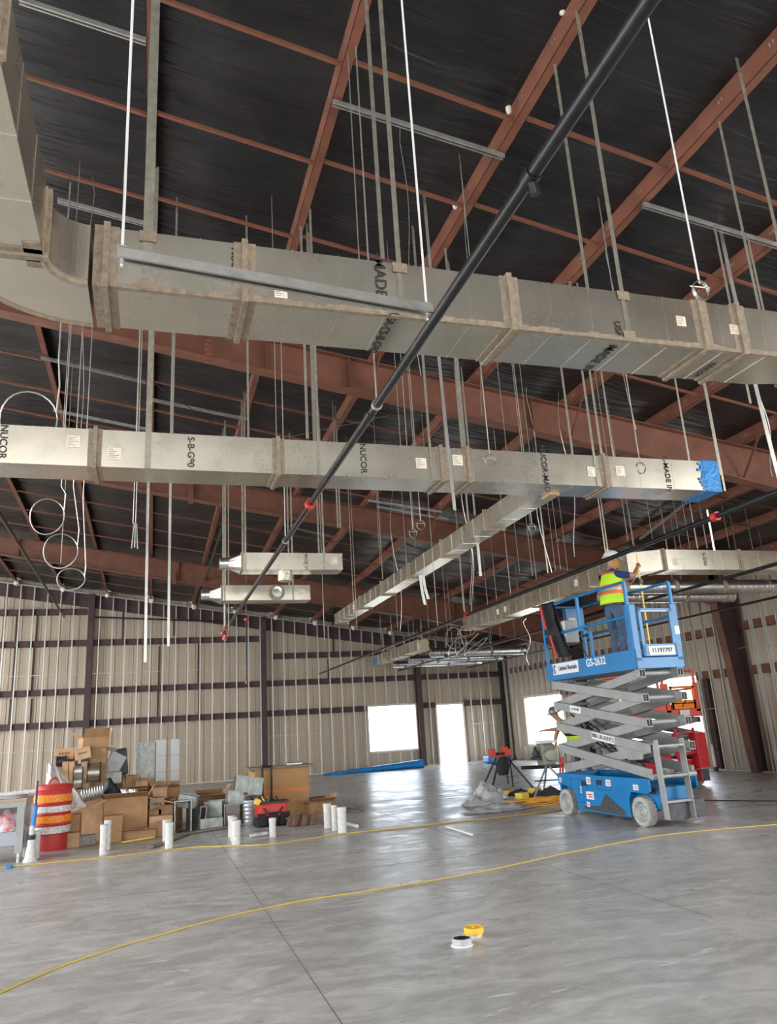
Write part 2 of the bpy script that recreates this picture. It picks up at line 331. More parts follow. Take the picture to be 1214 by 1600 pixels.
# ------------------------------------------------------------------ steel
# rafters
for i, (y, dep) in enumerate(FRAMES):
    nm = ('nearest', 'middle', 'farthest')[i]
    t = empty('rafter', (0, y, 0), 0, '%s of the three heavy red-brown roof rafters crossing under the purlins' % nm, 'rafter')
    xa, xb = (-9, W-.55); N = 12
    zb = lambda x: roof(x, y)-dep-.012*x-(max(0, x-8.5)*.06)
    mb = MB()
    for a in range(N):
        x0 = xa+(xb-xa)*a/N; x1 = xa+(xb-xa)*(a+1)/N
        mb.add([(x0, -.006, zb(x0)), (x1, -.006, zb(x1)), (x1, -.006, roof(x1, y)), (x0, -.006, roof(x0, y)), (x0, .006, zb(x0)), (x1, .006, zb(x1)), (x1, .006, roof(x1, y)), (x0, .006, roof(x0, y))], [(0, 1, 2, 3), (7, 6, 5, 4)])
    mb.build('web', RED, t)
    for nm2, f, th in (('bottom_flange', lambda x: zb(x)-.006, .014), ('top_flange', lambda x: roof(x, y)-.012, .014)):
        mb = MB(); pts = [xa+(xb-xa)*a/N for a in range(N+1)]
        for x0, x1 in zip(pts, pts[1:]): mb.beam((x0, 0, f(x0)), (x1, 0, f(x1)), .2, th)
        mb.build(nm2, RED, t)
    for px in ((545 if i == 0 else 300 if i == 1 else 280), 822 if i == 0 else 700, 415 if i == 0 else 30):
        X = at(px, 600+i*130, Y=y).x
        if -8 < X < xb: MB().box(X-.05, X+.05, -.1, .1, zb(X), roof(X, y)).build('stiffener', RED, t) if False else MB().box(X-.005, X+.005, -.095, .095, zb(X), roof(X, y)-.01).build('stiffener', RED, t)
    # flange braces from purlins down to the bottom flange
    for k, x in enumerate(PX):
        if k % 2 == 0 and -7 < x < 11:
            for s in (-1,):
                MB().beam((x-.02, s*.55, roof(x, y)+.03), (x-.02, s*.05, zb(x)+.03), .045, .006, up=(1, 0, 0)).build('flange_brace', RED, t)
    mb = MB()
    x = xa+.4
    for X in ([at(325, 540, Y=y).x] if i == 0 else [at(298, 765, Y=y).x] if i == 1 else [at(272, 885, Y=y).x]):
        mb.box(X-.045, X+.045, -.13, -.11, zb(X)-.12, zb(X)+.3)
        for q in range(6):
            for s in (-1, 1): mb.box(X+s*.035-.012, X+s*.035+.012, -.15, -.13, zb(X)-.1+q*.065, zb(X)-.075+q*.065)
        mb.build('bolted_end_plate', RED2, t)
# frame columns on the side wall
for i, (y, dep) in enumerate(FRAMES):
    nm = ('nearest', 'middle', 'farthest')[i]
    if i == 0: continue
    t = empty('steel_column', (W-.25, y, 0), 0, ('wide tapered red-brown steel column of the middle frame beside the right side wall' if i == 1 else 'dark steel frame column on the side wall far behind the lifts'), 'column')
    zt = roof(W-.3, y); 
    MB().prism([(-.12, 0), (.15, 0), (.15, zt), (-.46, zt), (-.46, zt-.6)], lambda a, b, d: (a, d, b), -.006, .006).build('web', DRK, t)
    mb = MB(); mb.beam((-.12, 0, 0), (-.46, 0, zt-.6), .22, .014, up=(1, 0, 0)); mb.build('inner_flange', RED, t)
    MB().box(.14, .155, -.11, .11, 0, zt).build('outer_flange', DRK, t)
# end wall columns, dark
for X, lab in ((at(143.6, 947, Y=D-.25).x, 'dark brown steel column on the end wall, leftmost, above the cardboard pile'), (at(412, 1050, Y=D-.25).x, 'dark brown steel column on the end wall behind the large cardboard carton'), (at(656, 1100, Y=D-.25).x, 'dark brown steel column on the end wall between window and doorway')):
    zt = roof(X, D)-.05
    mb = MB(); mb.box(X-.1, X+.1, D-.34, D-.325, 0, zt); mb.box(X-.1, X+.1, D-.125, D-.11, 0, zt); mb.box(X-.005, X+.005, D-.33, D-.12, 0, zt)
    mb.box(X-.12, X+.12, D-.36, D-.1, 0, .02)
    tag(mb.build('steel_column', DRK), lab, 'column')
mb = MB(); mb.box(W-.32, W-.12, D-.34, D-.14, 0, roof(W, D)-.1); tag(mb.build('steel_column', mat('black column', (.02, .018, .02), .5)), 'black corner post where the end wall meets the side wall', 'column')
# rake beam behind the end wall studs
mb = MB(); xb = W-.3
for x0, x1 in ((XL, XL+15), (XL+15, xb)):
    mb.add([(x, yy, roof(x, D)+dz) for x in (x0, x1) for yy in (D-.1, D-.02) for dz in (-.5, -.02)], [(0, 1, 3, 2), (4, 6, 7, 5), (0, 4, 5, 1), (2, 3, 7, 6), (0, 2, 6, 4), (1, 5, 7, 3)])
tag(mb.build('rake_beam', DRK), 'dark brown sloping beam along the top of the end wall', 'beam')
# purlins: Z sections running from the camera to the end wall
purl = []
for k, x in enumerate(PX):
    if x < -5.5: continue
    mb = MB(); ysec = [-13, 14, D-.05]; z = [roof(x, y) for y in ysec]
    h, fw, th = .2, .085, .004
    for (y0, z0), (y1, z1) in zip(zip(ysec, z), zip(ysec[1:], z[1:])):
        def seg(xa, xb, za, zb_): mb.add([(xx, yy, zz+dz) for (yy, zz) in ((y0, z0), (y1, z1)) for dz in (za, zb_) for xx in (xa, xb)], [(0, 1, 3, 2), (4, 6, 7, 5), (0, 4, 5, 1), (2, 3, 7, 6), (0, 2, 6, 4), (1, 5, 7, 3)])
        seg(x, x+th, 0, h); seg(x, x+fw, 0, th); seg(x+fw-th, x+fw, 0, .022); seg(x-fw, x, h-th, h)
    # bolt and clip pairs on the web
    cm = mb; cm.cur = 1
    for q in range(2, 27):
        yy = q*.55+1.7; zz = roof(x, yy)
        for s in (0, .035): cm.box(x-.006, x, yy+s, yy+s+.012, zz+.09, zz+.125)
    o = mb.build('purlin', [RED2, GALV2])
    later(o, (x, 12, roof(x, 12)), 'purlin', 'long red-brown roof purlin running toward the end wall, {o} from the left', 'purlin', 'roof purlins')
# braces between purlins
ROWS = [4.58, 5.70, 6.83, 7.95, 11.1, 12.2, 13.35, 14.5, 16.6, 18.0, 19.4, 20.8, 23.8, 25.2, 26.6]
bx_ = None
RW = ['nearest']+[nth(i) for i in range(1, 30)]
for r, y in enumerate(ROWS):
    for x in PX:
        if x < -5.5 or x > 11.2: continue
        a = (x+.004, y, roof(x, y)+.035); b = (x+1.48, y+.06, roof(x+1.48, y)+.035)
        if not inframe(a, b) or (y < 5.2 and x < -.3): continue
        if bx_ is None or abs(bx_[1]-(b[2]-a[2])) > .001:
            o = MB().beam((0, 0, 0), (b[0]-a[0], b[1]-a[1], b[2]-a[2]), .03, .03).build('roof_brace', RED2, loc=(0, 0, 0)); bx_ = (o, b[2]-a[2])
        else:
            o = bx_[0].copy(); COL.objects.link(o)
        o.location = a
        later(o, ((a[0]+b[0])/2, y, a[2]), 'brace%d' % r, 'thin red brace between purlins in the %s row from the camera, {o} from the left' % RW[r], 'roof brace', 'roof braces between purlins')
# knee strut and eave strut on the side wall
mb = MB(); mb.beam((W-.1, -13, roof(W, 0)+.02), (W-.1, 14, roof(W, 0)+.02), .12, .2); mb.beam((W-.1, 14, roof(W, 14)+.02), (W-.1, D-.1, roof(W, D)+.02), .12, .2)
tag(mb.build('eave_strut', DRK), 'dark eave strut along the top of the right side wall', 'beam')
# girts
ge = [(2.19, XL, WIN[0]-.07), (2.19, 9.9, DOOR[0]-.07), (2.19, DOOR[1]+.07, W-.3), (3.26, XL, W-.3), (4.9, XL, 4.0), (5.99, XL, -2.3), (4.24, 4.25, 9.8)]
cx = [at(143.6, 947, Y=D).x, at(412, 1050, Y=D).x, at(656, 1100, Y=D).x]
pieces = []
for z, a, b in ge:
    c = [a]+[q for q in cx if a < q < b]+[b]
    pieces += [(z, c[i], c[i+1]) for i in range(len(c)-1)]
for z, a, b in pieces:
    if b < -8: continue
    a = max(a, -9)
    mb = MB(); mb.box(a, b, D-.18, D-.176, z-.1, z+.1); mb.box(a, b, D-.18, D-.03, z-.1, z-.096); mb.box(a, b, D-.18, D-.03, z+.096, z+.1)
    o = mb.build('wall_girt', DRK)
    p = ((max(a, -6)+b)/2, D, z); LV = {2.19: 'lowest', 3.26: 'second lowest', 4.24: 'short mid-height', 4.9: 'upper', 5.99: 'topmost'}[z]; later(o, p, 'girtE%.1f' % z, 'dark brown %s end wall girt, {o} along it from the left' % LV, 'girt', 'end wall girts')
for z in (2.28, 3.32):
    c = [9, 15.3, 22.2, D-.3]
    segs = [(9, 14.95), (15.4, 22), (22.4, D-.3)] if z > 3 else [(9, 14.95), (15.4, 16.85), (20.25, 22), (22.4, 23.95)]
    for a, b in segs:
        mb = MB(); mb.box(W-.18, W-.176, a, b, z-.1, z+.1); mb.box(W-.18, W-.03, a, b, z-.1, z-.096); mb.box(W-.18, W-.03, a, b, z+.096, z+.1)
        o = mb.build('wall_girt', RED); later(o, (W, (a+b)/2, z), 'girtS%.1f' % z, 'red-brown %s side wall girt, {o} along it from the left' % ('lower' if z < 3 else 'upper'), 'girt', 'side wall girts')
# jamb of dark steel right of the side window
tag(MB().box(W-.2, W-.1, 16.45, 16.62, 0, 2.2).build('window_jamb', DRK), 'dark steel jamb on the side wall beside the window behind the red lift', 'jamb')
# vertical dark joint strips on the end wall sheets
for i, (px, y0, y1) in enumerate(((27, 958, 1003), (59, 960, 1002), (24, 1012, 1082), (54, 1012, 1080), (17, 1092, 1135), (50, 1092, 1132), (193, 955, 998), (272, 962, 994), (249, 1010, 1072), (247, 1080, 1122), (310, 1006, 1070), (311, 1077, 1118), (512, 1030, 1060), (519, 965, 1020))):
    p = at(px, y0, Y=D-.02); q = at(px, y1, Y=D-.02); o = MB().box(p.x-.025, p.x+.025, D-.06, D-.02, q.z, p.z).build('sheet_joint_strip', DRK)
    later(o, (p.x, D, (p.z+q.z)/2), 'strip', 'narrow dark vertical strip on the end wall sheets, {o} from the left', 'wall strip', 'end wall joint strips')
# wall studs
def stud(h, fx):   # C section, fx = (ax, ay) axis along wall
    mb = MB()
    return mb.box(-.018, .018, 0, .003, 0, h).box(-.018, -.015, 0, .09, 0, h).box(-.018, .018, .087, .09, 0, h)
a = at(143.6, 1000, Y=D).x+.24-.43*20; k = 0
while a < W-.5:
    zt = roof(a, D)-.06
    zones = [(0, zt)]
    if WIN[0]-.05 < a < WIN[1]+.05: zones = [(0, WIN[2]-.08), (WIN[3]+.08, zt)]
    if DOOR[0]-.05 < a < DOOR[1]+.05: zones = [(DOOR[3]+.08, zt)]
    if min(abs(a-q) for q in cx) > .14:
        for z0, z1 in zones:
            if inframe((a, D-.3, z0), (a, D-.3, z1), (a, D-.3, 3)):
                o = stud(z1-z0, 0).build('wall_stud', STUD, loc=(0, 0, 0)); o.location = (a, D-.28, z0)
                where = 'end wall' if len(zones) == 1 and z0 == 0 else ('end wall under the window' if z0 == 0 else 'end wall above the openings')
                later(o, (a, D-.28, (z0+z1)/2), where, 'bright galvanized stud on the %s, {o} from the left' % where, 'wall stud', 'studs of the %s' % where)
    a += .43
def track(pts, name, lab, w=.04, h=.1, up=(0, 0, 1)):
    mb = MB()
    for p, q in zip(pts, pts[1:]): mb.beam(p, q, w, h, up)
    return tag(mb.build(name, STUD), lab, 'track')
track([(-8, D-.235, roof(-8, D)-.05), (W-.5, D-.235, roof(W-.5, D)-.05)], 'stud_track', 'sloping metal top track above the end wall studs', .1, .03)
track([(-8, D-.235, .01), (DOOR[0]-.1, D-.235, .01)], 'stud_track', 'metal bottom track of the end wall studs left of the doorway', .1, .03)
track([(DOOR[1]+.1, D-.235, .01), (W-.3, D-.235, .01)], 'stud_track', 'metal bottom track of the end wall studs right of the doorway', .1, .03)
track([(-8, D-.25, 1.40), (WIN[0]-.1, D-.25, 1.40)], 'bridging_channel', 'lower thin bridging channel through the end wall studs', .012, .012)
track([(DOOR[1]+.1, D-.25, 1.40), (W-.5, D-.25, 1.40)], 'bridging_channel', 'thin bridging channel through the studs right of the doorway', .012, .012)
track([(-8, D-.25, 3.83), (8.5, D-.25, 3.83)], 'bridging_channel', 'upper thin bridging channel through the end wall studs', .012, .012)
y = D-.5; 
while y > 9.5:
    zt = roof(W, y)-.12; zones = [(0, zt)]
    for (s0, s1, z0, z1) in SW:
        if s0-.05 < y < s1+.05: zones = [(0, z0-.08), (z1+.08, zt)]
    if min(abs(y-f[0]) for f in FRAMES) > .2:
        for z0, z1 in zones:
            if inframe((W-.28, y, z0), (W-.28, y, z1)):
                mb = MB(); h = z1-z0; mb.box(0, .003, -.018, .018, 0, h).box(0, .09, .015, .018, 0, h).box(.087, .09, -.018, .018, 0, h)
                o = mb.build('wall_stud', STUD, loc=(0, 0, 0)); o.location = (W-.28, y, z0)
                where = 'right side wall' if len(zones) == 1 else ('side wall under a window' if z0 == 0 else 'side wall above a window')
                later(o, (W-.28, y, (z0+z1)/2), where, 'galvanized stud on the %s, {o} from the left' % where, 'wall stud', 'studs of the %s' % where)
    y -= .41
track([(W-.235, 19.5, .01), (W-.235, 23.5, .01)], 'stud_track', 'side wall bottom track between the two windows', .1, .03)
track([(W-.235, 10, .01), (W-.235, 15.0, .01)], 'stud_track', 'side wall bottom track right of the tapered column', .1, .03)
track([(W-.235, 15.4, .01), (W-.235, 20.2, .01)], 'stud_track', 'side wall bottom track behind the red lift', .1, .03)
for a, b, z, lab in ((20.3, 23.9, 1.42, 'thin bridging channel on the side wall between the two windows'), (12, 15.1, 2.8, 'thin bridging channel on the side wall right of the tapered column'), (15.4, 16.85, 1.45, 'short bridging channel on the side wall beside the window jamb')):
    track([(W-.25, a, z), (W-.25, b, z)], 'bridging_channel', lab, .012, .012)
# pale insulation folds stand in for gaps of warm light along the end wall
for x in PX:
    if x < -5 or x > 9: continue
    yy = D-.42; mb = MB(); c = V((x+.06, yy, roof(x, yy)-.04)); rnd = random.Random(int(x*100))
    mb.lathe([(0, -.1), (.05, -.09), (.085, -.02), (.07, .05), (.03, .1), (0, .11)], 9, Matrix.Translation(c))
    for v in mb.v: v += V((rnd.uniform(-.02, .02), rnd.uniform(-.02, .02), rnd.uniform(-.03, .03)))
    o = mb.build('insulation_tuft', FOIL); later(o, c, 'tuft', 'warm light gap shown as pale insulation tuft at end wall, {o} from the left', 'insulation tuft', 'light gaps as pale tufts along the end wall top')
for (px, py, yy, x) in ((795, 168, 3.9, 2.8), (711, 318, 5.6, 2.8), (878, 12, 3.1, 2.8)):
    c = at(px, py, X=x-.02); mb = MB().lathe([(0, -.07), (.025, -.05), (.03, .0), (.02, .05), (0, .07)], 8, Matrix.Translation(c)); o = mb.build('insulation_tuft', FOIL)
    later(o, c, 'tuft2', 'torn pale insulation scrap stuck to a purlin above the nearest duct, {o} from the left', 'insulation tuft', 'scraps on the second purlin')
# ------------------------------------------------------------------ ducts
def pw(o, t): o.matrix_parent_inverse = Matrix.Translation(-Vector(t.location)); return o
ZB, ZT = 3.72, 4.06
def sticker(t, c, u, v, n, s=.085, name='spec_sticker'):
    """small paper label; c centre, u right, v up, n outward normal"""
    c = V(c); u = V(u); v = V(v); n = V(n); R = Matrix((u, v, n)).transposed()
    mb = MB(); mb.obox(c+n*.002, (s, s, .002), R); mb.cur = 1
    rnd = random.Random(int(abs(c.x*91+c.y*37)*10))
    for r in range(5): 
        w = rnd.uniform(.3, .8)*s; mb.obox(c+n*.0035+v*(s*(.34-r*.16))-u*(s*.42-w/2), (w, s*.05, .001), R)
    return pw(mb.build(name, [STICK, mat('grey print', (.35, .22, .2), .8)], t), t)
def duct_run(t, ax, a0, a1, b0, b1, z0, z1, joints, step=.30, mast=True, jw=.055):
    """rectangular duct body along X or Y between a0..a1, sides b0..b1"""
    P = (lambda a, b, z: (a, b, z)) if ax == 'X' else (lambda a, b, z: (b, a, z))
    def bx(mb, a, aa, b, bb, z, zz):
        p, q = P(a, b, z), P(aa, bb, zz); mb.box(min(p[0], q[0]), max(p[0], q[0]), min(p[1], q[1]), max(p[1], q[1]), z, zz)
    joints = sorted(joints); cuts = [a0]+[j for j in joints if a0 < j < a1]+[a1]
    for s0, s1 in zip(cuts, cuts[1:]):
        mb = MB(); bx(mb, s0, s1, b0, b1, z0, z1); n = max(1, int((s1-s0)/step))
        for k in range(1, n+1):      # stiffening beads pressed in the sheet
            a = s0+(s1-s0)*k/(n+1); bx(mb, a-.0035, a+.0035, b0-.003, b1+.003, z0-.003, z1+.003)
        pw(mb.build('duct_section', GALV, t), t)
    for j in joints:
        mb = MB(); bx(mb, j-.016, j+.016, b0-.022, b1+.022, z0-.022, z1+.022); mb.cur = 1
        bx(mb, j-jw, j+jw, b0-.006, b1+.006, z0-.006, z1+.006)
        if mast: mb.mi = [1]*len(mb.mi)
        pw(mb.build('joint_flange', [GALV2, MASTIC], t), t)
    return bx
# duct 1, nearest
t = empty('air_duct', (2, 3.8, ZB), 0, 'largest-looking metal air duct nearest the camera, curving up at the left edge', 'air duct')
J1 = [-.28, .42, 1.99, 3.36, 3.66]
bx = duct_run(t, 'X', -.28, 4.05, 3.6, 4.02, ZB, ZT, J1, .30, jw=.06)
rnd = random.Random(3)
mb = MB()
for k in range(62):   # irregular sealant along the lower near corner
    a = -.22+k*.068; w = rnd.uniform(.012, .030); mb.box(a, a+.069, 3.6-.0085, 3.6+.02, ZB-.0085, ZB+w)
pw(mb.build('corner_sealant', MASTIC, t), t)
# radius elbow and leg toward the camera
xi, xo = -.54, -.97; ycen, xcen = 3.42, -.36
def elbow(t, cx, cy, ri, ro, a0, a1, z0, z1, n=14):
    mb = MB(); ring = []
    for i in range(n+1):
        a = math.radians(a0+(a1-a0)*i/n); ring.append([(cx+r*math.cos(a), cy+r*math.sin(a), z) for r, z in ((ri, z0), (ro, z0), (ro, z1), (ri, z1))])
    vs = [p for r in ring for p in r]; fs = []
    for i in range(n):
        for k in range(4): fs.append((i*4+k, i*4+(k+1) % 4, (i+1)*4+(k+1) % 4, (i+1)*4+k))
    mb.add(vs, fs+[(0, 1, 2, 3), (n*4+3, n*4+2, n*4+1, n*4)]); return pw(mb.build('elbow_section', GALV, t), t)
elbow(t, -.36, 3.42, .18, .60, 90, 180, ZB, ZT)
pw(MB().tube([(-.36+.18*math.cos(math.radians(a)), 3.42+.18*math.sin(math.radians(a)), ZB) for a in range(90, 181, 9)], .022, 8).build('inner_corner_sealant', MASTIC, t, True), t)
pw(MB().tube([(-.36+.60*math.cos(math.radians(a)), 3.42+.60*math.sin(math.radians(a)), ZB) for a in range(90, 181, 6)], .012, 8).build('outer_corner_sealant', MASTIC, t, True), t)
duct_run(t, 'Y', -1.5, 3.42, -.96, -.54, ZB, ZT, [3.40, 2.25, 1.0], .5, jw=.05)
pw(MB().box(-.62, -.54, 3.3, 3.5, ZB-.006, ZB+.01).build('corner_sealant', MASTIC, t), t)
# chamfered end section turning away at the far right
mb = MB(); mb.add([(4.05, 3.6, ZB), (4.05, 4.02, ZB), (4.05, 4.02, ZT), (4.05, 3.6, ZT), (5.6, 3.22, ZB), (5.6, 3.68, ZB), (5.6, 3.68, ZT+.02), (5.6, 3.22, ZT+.02)], [(0, 1, 2, 3), (7, 6, 5, 4), (0, 3, 7, 4), (1, 5, 6, 2), (0, 4, 5, 1), (3, 2, 6, 7)])
pw(mb.build('angled_section', GALV, t), t)
sd = lambda px, py, Y: at(px, py, Y=Y-.003)
for px, py in ((439, 457), (1064, 502), (1147, 515)): sticker(t, sd(px, py, 3.6), (1, 0, 0), (0, 0, 1), (0, -1, 0), .07)
sticker(t, (4.25, 3.555, 3.90), (.97, -.24, 0), (0, 0, 1), (-.24, -.97, 0), .08)
def stamp(t, s, px, py, Y, size, zc=None):
    p = at(px, py, Y=Y); o = text(s, size, (p.x, Y-.001, zc or p.z), (0, 0, -1), (1, 0, 0), INK, t, 'mill_stamp', .004, .0008, 1.0); return pw(o, t)
def stampb(t, s, px, py, Z, size):
    p = at(px, py, Z=Z); o = text(s, size, (p.x, p.y, Z-.001), (0, 1, 0), (1, 0, 0), INK, t, 'mill_stamp', .004, .0008, 1.0); return pw(o, t)
stamp(t, '-MADE IN', 594, 445, 3.6, .095); stampb(t, 'USA-CS-B-G90', 598, 520, ZB, .075)
stamp(t, 'NUCOR', 367, 415, 3.6, .06); stampb(t, 'NUCOR', 367, 500, ZB, .07)
stamp(t, 'USA', 966, 520, 3.6, .06, 3.79); stampb(t, 'MADE IN', 935, 560, ZB, .09); stampb(t, 'NUCOR', 1100, 578, ZB, .055)
o = text('CS-B', .085, (-.80, 2.7, ZB-.001), (0, 1, 0), (1, 0, 0), INK, t, 'mill_stamp', .004, .0008); pw(o, t)
# duct 2
t = empty('air_duct', (2, 6.56, ZB), 0, 'second long metal air duct, its right end wrapped in blue film', 'air duct')
X2 = lambda px, py=735: at(px, py, Y=6.38).x
J2 = [X2(148, 705), X2(435, 715), X2(690, 725), X2(732, 727), X2(946, 740)]
bx = duct_run(t, 'X', -3.2, 5.62, 6.38, 6.76, ZB, 4.05, J2, .42)
mb = MB(); mb.box(5.60, 5.80, 6.366, 6.774, ZB-.012, 4.062)
pw(mb.build('blue_film_cap', BFILM, t, bevel=.008), t)
mb = MB()
for k in range(9): a = 5.56+rnd.uniform(0, .06); mb.obox((a, 6.372, 3.74+k*.035), (.08, .006, .03))
pw(mb.build('film_edge', BFILM, t), t)
for px, py in ((115, 690), (179, 709), (658, 724), (715, 719), (925, 737), (969, 736)): sticker(t, sd(px, py, 6.38), (1, 0, 0), (0, 0, 1), (0, -1, 0), .105)
for s, px, py, z in (('NUCOR', 4, 700, 3.9), ('S-B-G90', 298, 705, 3.885), ('NUCOR', 567, 715, 3.9), ('NUCOR-MAD', 850, 727, 3.885), ('R-MADE IN', 1042, 740, 3.885)): stamp(t, s, px, py, 6.38, .082, z)
# duct 3: small branch running away
t = empty('air_duct', (3.9, 11.5, ZB), 0, 'slim metal branch duct running away from the second duct, its underside shining', 'air duct')
duct_run(t, 'Y', 6.78, 16.3, 3.80, 4.03, ZB, 3.94, [8.1, 9.6, 11.1, 12.6, 14.1], .5, jw=.03)
pw(MB().box(3.86, 3.97, 6.62, 6.80, ZB-.03, ZB).build('tape_patch', PLY, t), t)
sticker(t, (3.799, 14.6, 3.83), (0, -1, 0), (0, 0, 1), (-1, 0, 0), .1)
# duct 4: long duct above the blue lift with its elbow
t = empty('air_duct', (7.7, 12, ZB), 0, 'metal duct the worker measures, bending at an elbow toward the right edge', 'air duct')
duct_run(t, 'Y', 10.72, 18.0, 7.55, 7.97, ZB, ZT, [11.2, 12.7, 14.2, 15.7, 17.2], .5, jw=.04)
mb = MB(); mb.add([(x, y, z) for z in (ZB, ZT) for x, y in ((7.55, 10.72), (7.97, 10.72), (8.02, 10.86), (8.02, 10.43))], [(3, 2, 1, 0), (4, 5, 6, 7), (0, 3, 7, 4), (3, 2, 6, 7), (2, 1, 5, 6), (1, 0, 4, 5)])
pw(mb.build('elbow_section', GALV, t), t)
duct_run(t, 'X', 8.02, 12.6, 10.43, 10.86, ZB, ZT, [8.06, 9.6, 11.2], .5, jw=.05)
for y in (15.9, 15.5, 12.4): sticker(t, (7.549, y, 3.88), (0, -1, 0), (0, 0, 1), (-1, 0, 0), .12)
sticker(t, at(1056, 878, Y=10.427), (1, 0, 0), (0, 0, 1), (0, -1, 0), .11)
stamp(t, 'S-G90', 1100, 872, 10.43, .09, 3.9)
mb = MB(); mb.tube([(7.97, 11.2, 3.62), (8.3, 11.2, 3.62)], .02, 6)
# round branches near
def spiral(x0, x1, y, z, r, label):
    t = empty('round_duct', (x0, y, z-r), 0, label, 'round duct', 'round branch ducts')
    mb = MB(); n = int((x1-x0)/.13)
    prof = []
    for k in range(n): a = k*.13; prof += [(r, a), (r, a+.118), (r+.004, a+.121), (r+.004, a+.127)]
    prof += [(r, x1-x0)]
    M = Matrix.Rotation(math.radians(90), 4, 'Y'); M.translation = (x0, y, z)
    mb.lathe([(0, 0)]+prof+[(0, x1-x0)], 24, M)
    pw(mb.build('pipe_body', SPIRAL, t, True), t)
    for f in (.3, .62, .93):
        M2 = Matrix.Rotation(math.radians(90), 4, 'Y'); M2.translation = (x0+(x1-x0)*f, y, z)
        w = .045 if f < .9 else .03
        pw(MB().lathe([(r+.004, -w), (r+.007, -w*.9), (r+.007, w*.9), (r+.004, w)], 24, M2).build('sealed_collar' if f < .9 else 'end_collar', MASTIC if f < .9 else GALV2, t, True), t)
    for f in (.3, .62):
        X = x0+(x1-x0)*f; pw(MB().box(X-.012, X+.012, y-.003, y+.003, z+r, roof(X, y)).build('hanger_strap', STRAPM, t), t)
spiral(8.0, 11.3, 11.5, 3.63, .125, 'upper bright round duct at the right, above the blue lift gate')
spiral(8.0, 11.0, 12.35, 3.60, .125, 'lower bright round duct at the right, behind the worker hands')
spiral(8.4, 11.75, 22.9, 3.66, .15, 'nearest of three far round ducts above the doorway, dark on top')
spiral(8.4, 11.9, 25.1, 3.66, .13, 'middle of three far round ducts above the doorway')
spiral(8.4, 11.9, 27.0, 3.66, .12, 'farthest of three far round ducts above the doorway')
t = empty('air_duct', (8.1, 25, ZB), 0, 'short far metal duct near the end wall window, feeding three round ducts', 'air duct')
duct_run(t, 'Y', 22.7, 27.9, 7.90, 8.30, ZB, ZT, [24.2, 25.9], .5, jw=.04)
for yy in (23.4, 26.6):
    for X in (7.89, 8.31): pw(MB().box(X-.012, X+.012, yy-.002, yy+.002, ZB, roof(X, yy)+.16).build('hanger_strap', STRAPM, t), t)
M = Matrix.Translation((8.1, 22.62, 3.92))@Matrix.Rotation(math.radians(90), 4, 'X')
pw(MB().lathe([(0, .1), (.14, .1), (.15, 0), (.15, -.1), (0, -.1)], 18, M).build('round_end_cap', mat('yellowish duct liner', (.5, .45, .3), .5, .4), t, True), t)
pw(MB().box(7.89, 7.9, 27.3, 27.8, 3.74, 3.95).build('blue_film_patch', BFILM, t), t)
# two plenum boxes
def plenum(x0, x1, y, z0, z1, lab, mode, xs):
    t = empty('plenum_box', (x0, y, z0), 0, lab, 'plenum box', 'plenum boxes with round necks')
    w = .34; zc = (z0+z1)/2; xt = x0+.30; n = 20
    pw(MB().box(xt, x1, y, y+w, z0, z1).build('box_body', GALV, t), t)
    # square to round transition
    r = .085; vs = []; fs = []
    for i in range(n):
        a = 2*math.pi*i/n; c, s = math.cos(a), math.sin(a); k = 1/max(abs(c), abs(s))
        vs.append((xt, y+w/2+c*k*w/2, zc+s*k*(z1-z0)/2)); vs.append((x0+.12, y+w/2+c*r, zc+s*r))
    for i in range(n): j = (i+1) % n; fs.append((i*2, j*2, j*2+1, i*2+1))
    pw(MB().add(vs, fs).build('tapered_transition', GALV, t), t)
    M = Matrix.Rotation(math.radians(90), 4, 'Y'); M.translation = (x0, y+w/2, zc)
    pw(MB().lathe([(r-.004, 0), (r, 0), (r+.004, .02), (r, .04), (r, .07), (r+.004, .09), (r, .14)], 20, M).build('round_neck', SPIRAL, t, True), t)
    mb = MB(); mb.box(xt-.012, xt+.025, y-.004, y+w+.004, z0-.004, z1+.004); pw(mb.build('seam_band', MASTIC, t), t)
    if mode == 'down':
        M = Matrix.Translation((xs, y+.15, z0-.14)); pw(MB().lathe([(.10, 0), (.105, .01), (.105, .14), (.0, .141)], 20, M).build('taped_drop_collar', mat('crumpled foil tape', (.62, .55, .40), .35, .7, .3, 20, .8, 25), t, True), t)
        p = (x1-.55, y-.001, zc); pw(text('MADE IN', .07, p, (0, 0, -1), (1, 0, 0), INK, t, 'mill_stamp', .003), t)
        sticker(t, (x1-.13, y, zc+.02), (1, 0, 0), (0, 0, 1), (0, -1, 0), .09)
    else:
        M = Matrix.Translation((xs, y-.03, zc))@Matrix.Rotation(math.radians(90), 4, 'X')
        pw(MB().lathe([(.085, -.01), (.085, .08), (.078, .08), (.078, .0), (.0, .0)], 20, M, False).build('side_collar', SPIRAL, t, True), t)
        M = Matrix.Translation((xs, y-.004, zc))@Matrix.Rotation(math.radians(90), 4, 'X')
        pw(MB().lathe([(.09, 0), (.13, 0), (.125, .004), (.09, .006)], 20, M, False).build('collar_sealant', MASTIC, t, True), t)
        sticker(t, (x1-.14, y, zc), (1, 0, 0), (0, 0, 1), (0, -1, 0), .1)
    for X in (xt+.05, x1-.28):
        for yy in (y-.002, y+w+.002): pw(MB().box(X-.013, X+.013, yy-.0015, yy+.0015, z0, roof(X, yy)+.0).build('hanger_strap', STRAPM, t), t)
plenum(.88, 2.66, 10.75, 3.77, 4.02, 'upper grey plenum box with a taped collar hanging below it', 'down', 1.82)
plenum(.70, 2.41, 12.0, 3.54, 3.78, 'lower grey plenum box with a round collar on its side', 'side', 1.86)
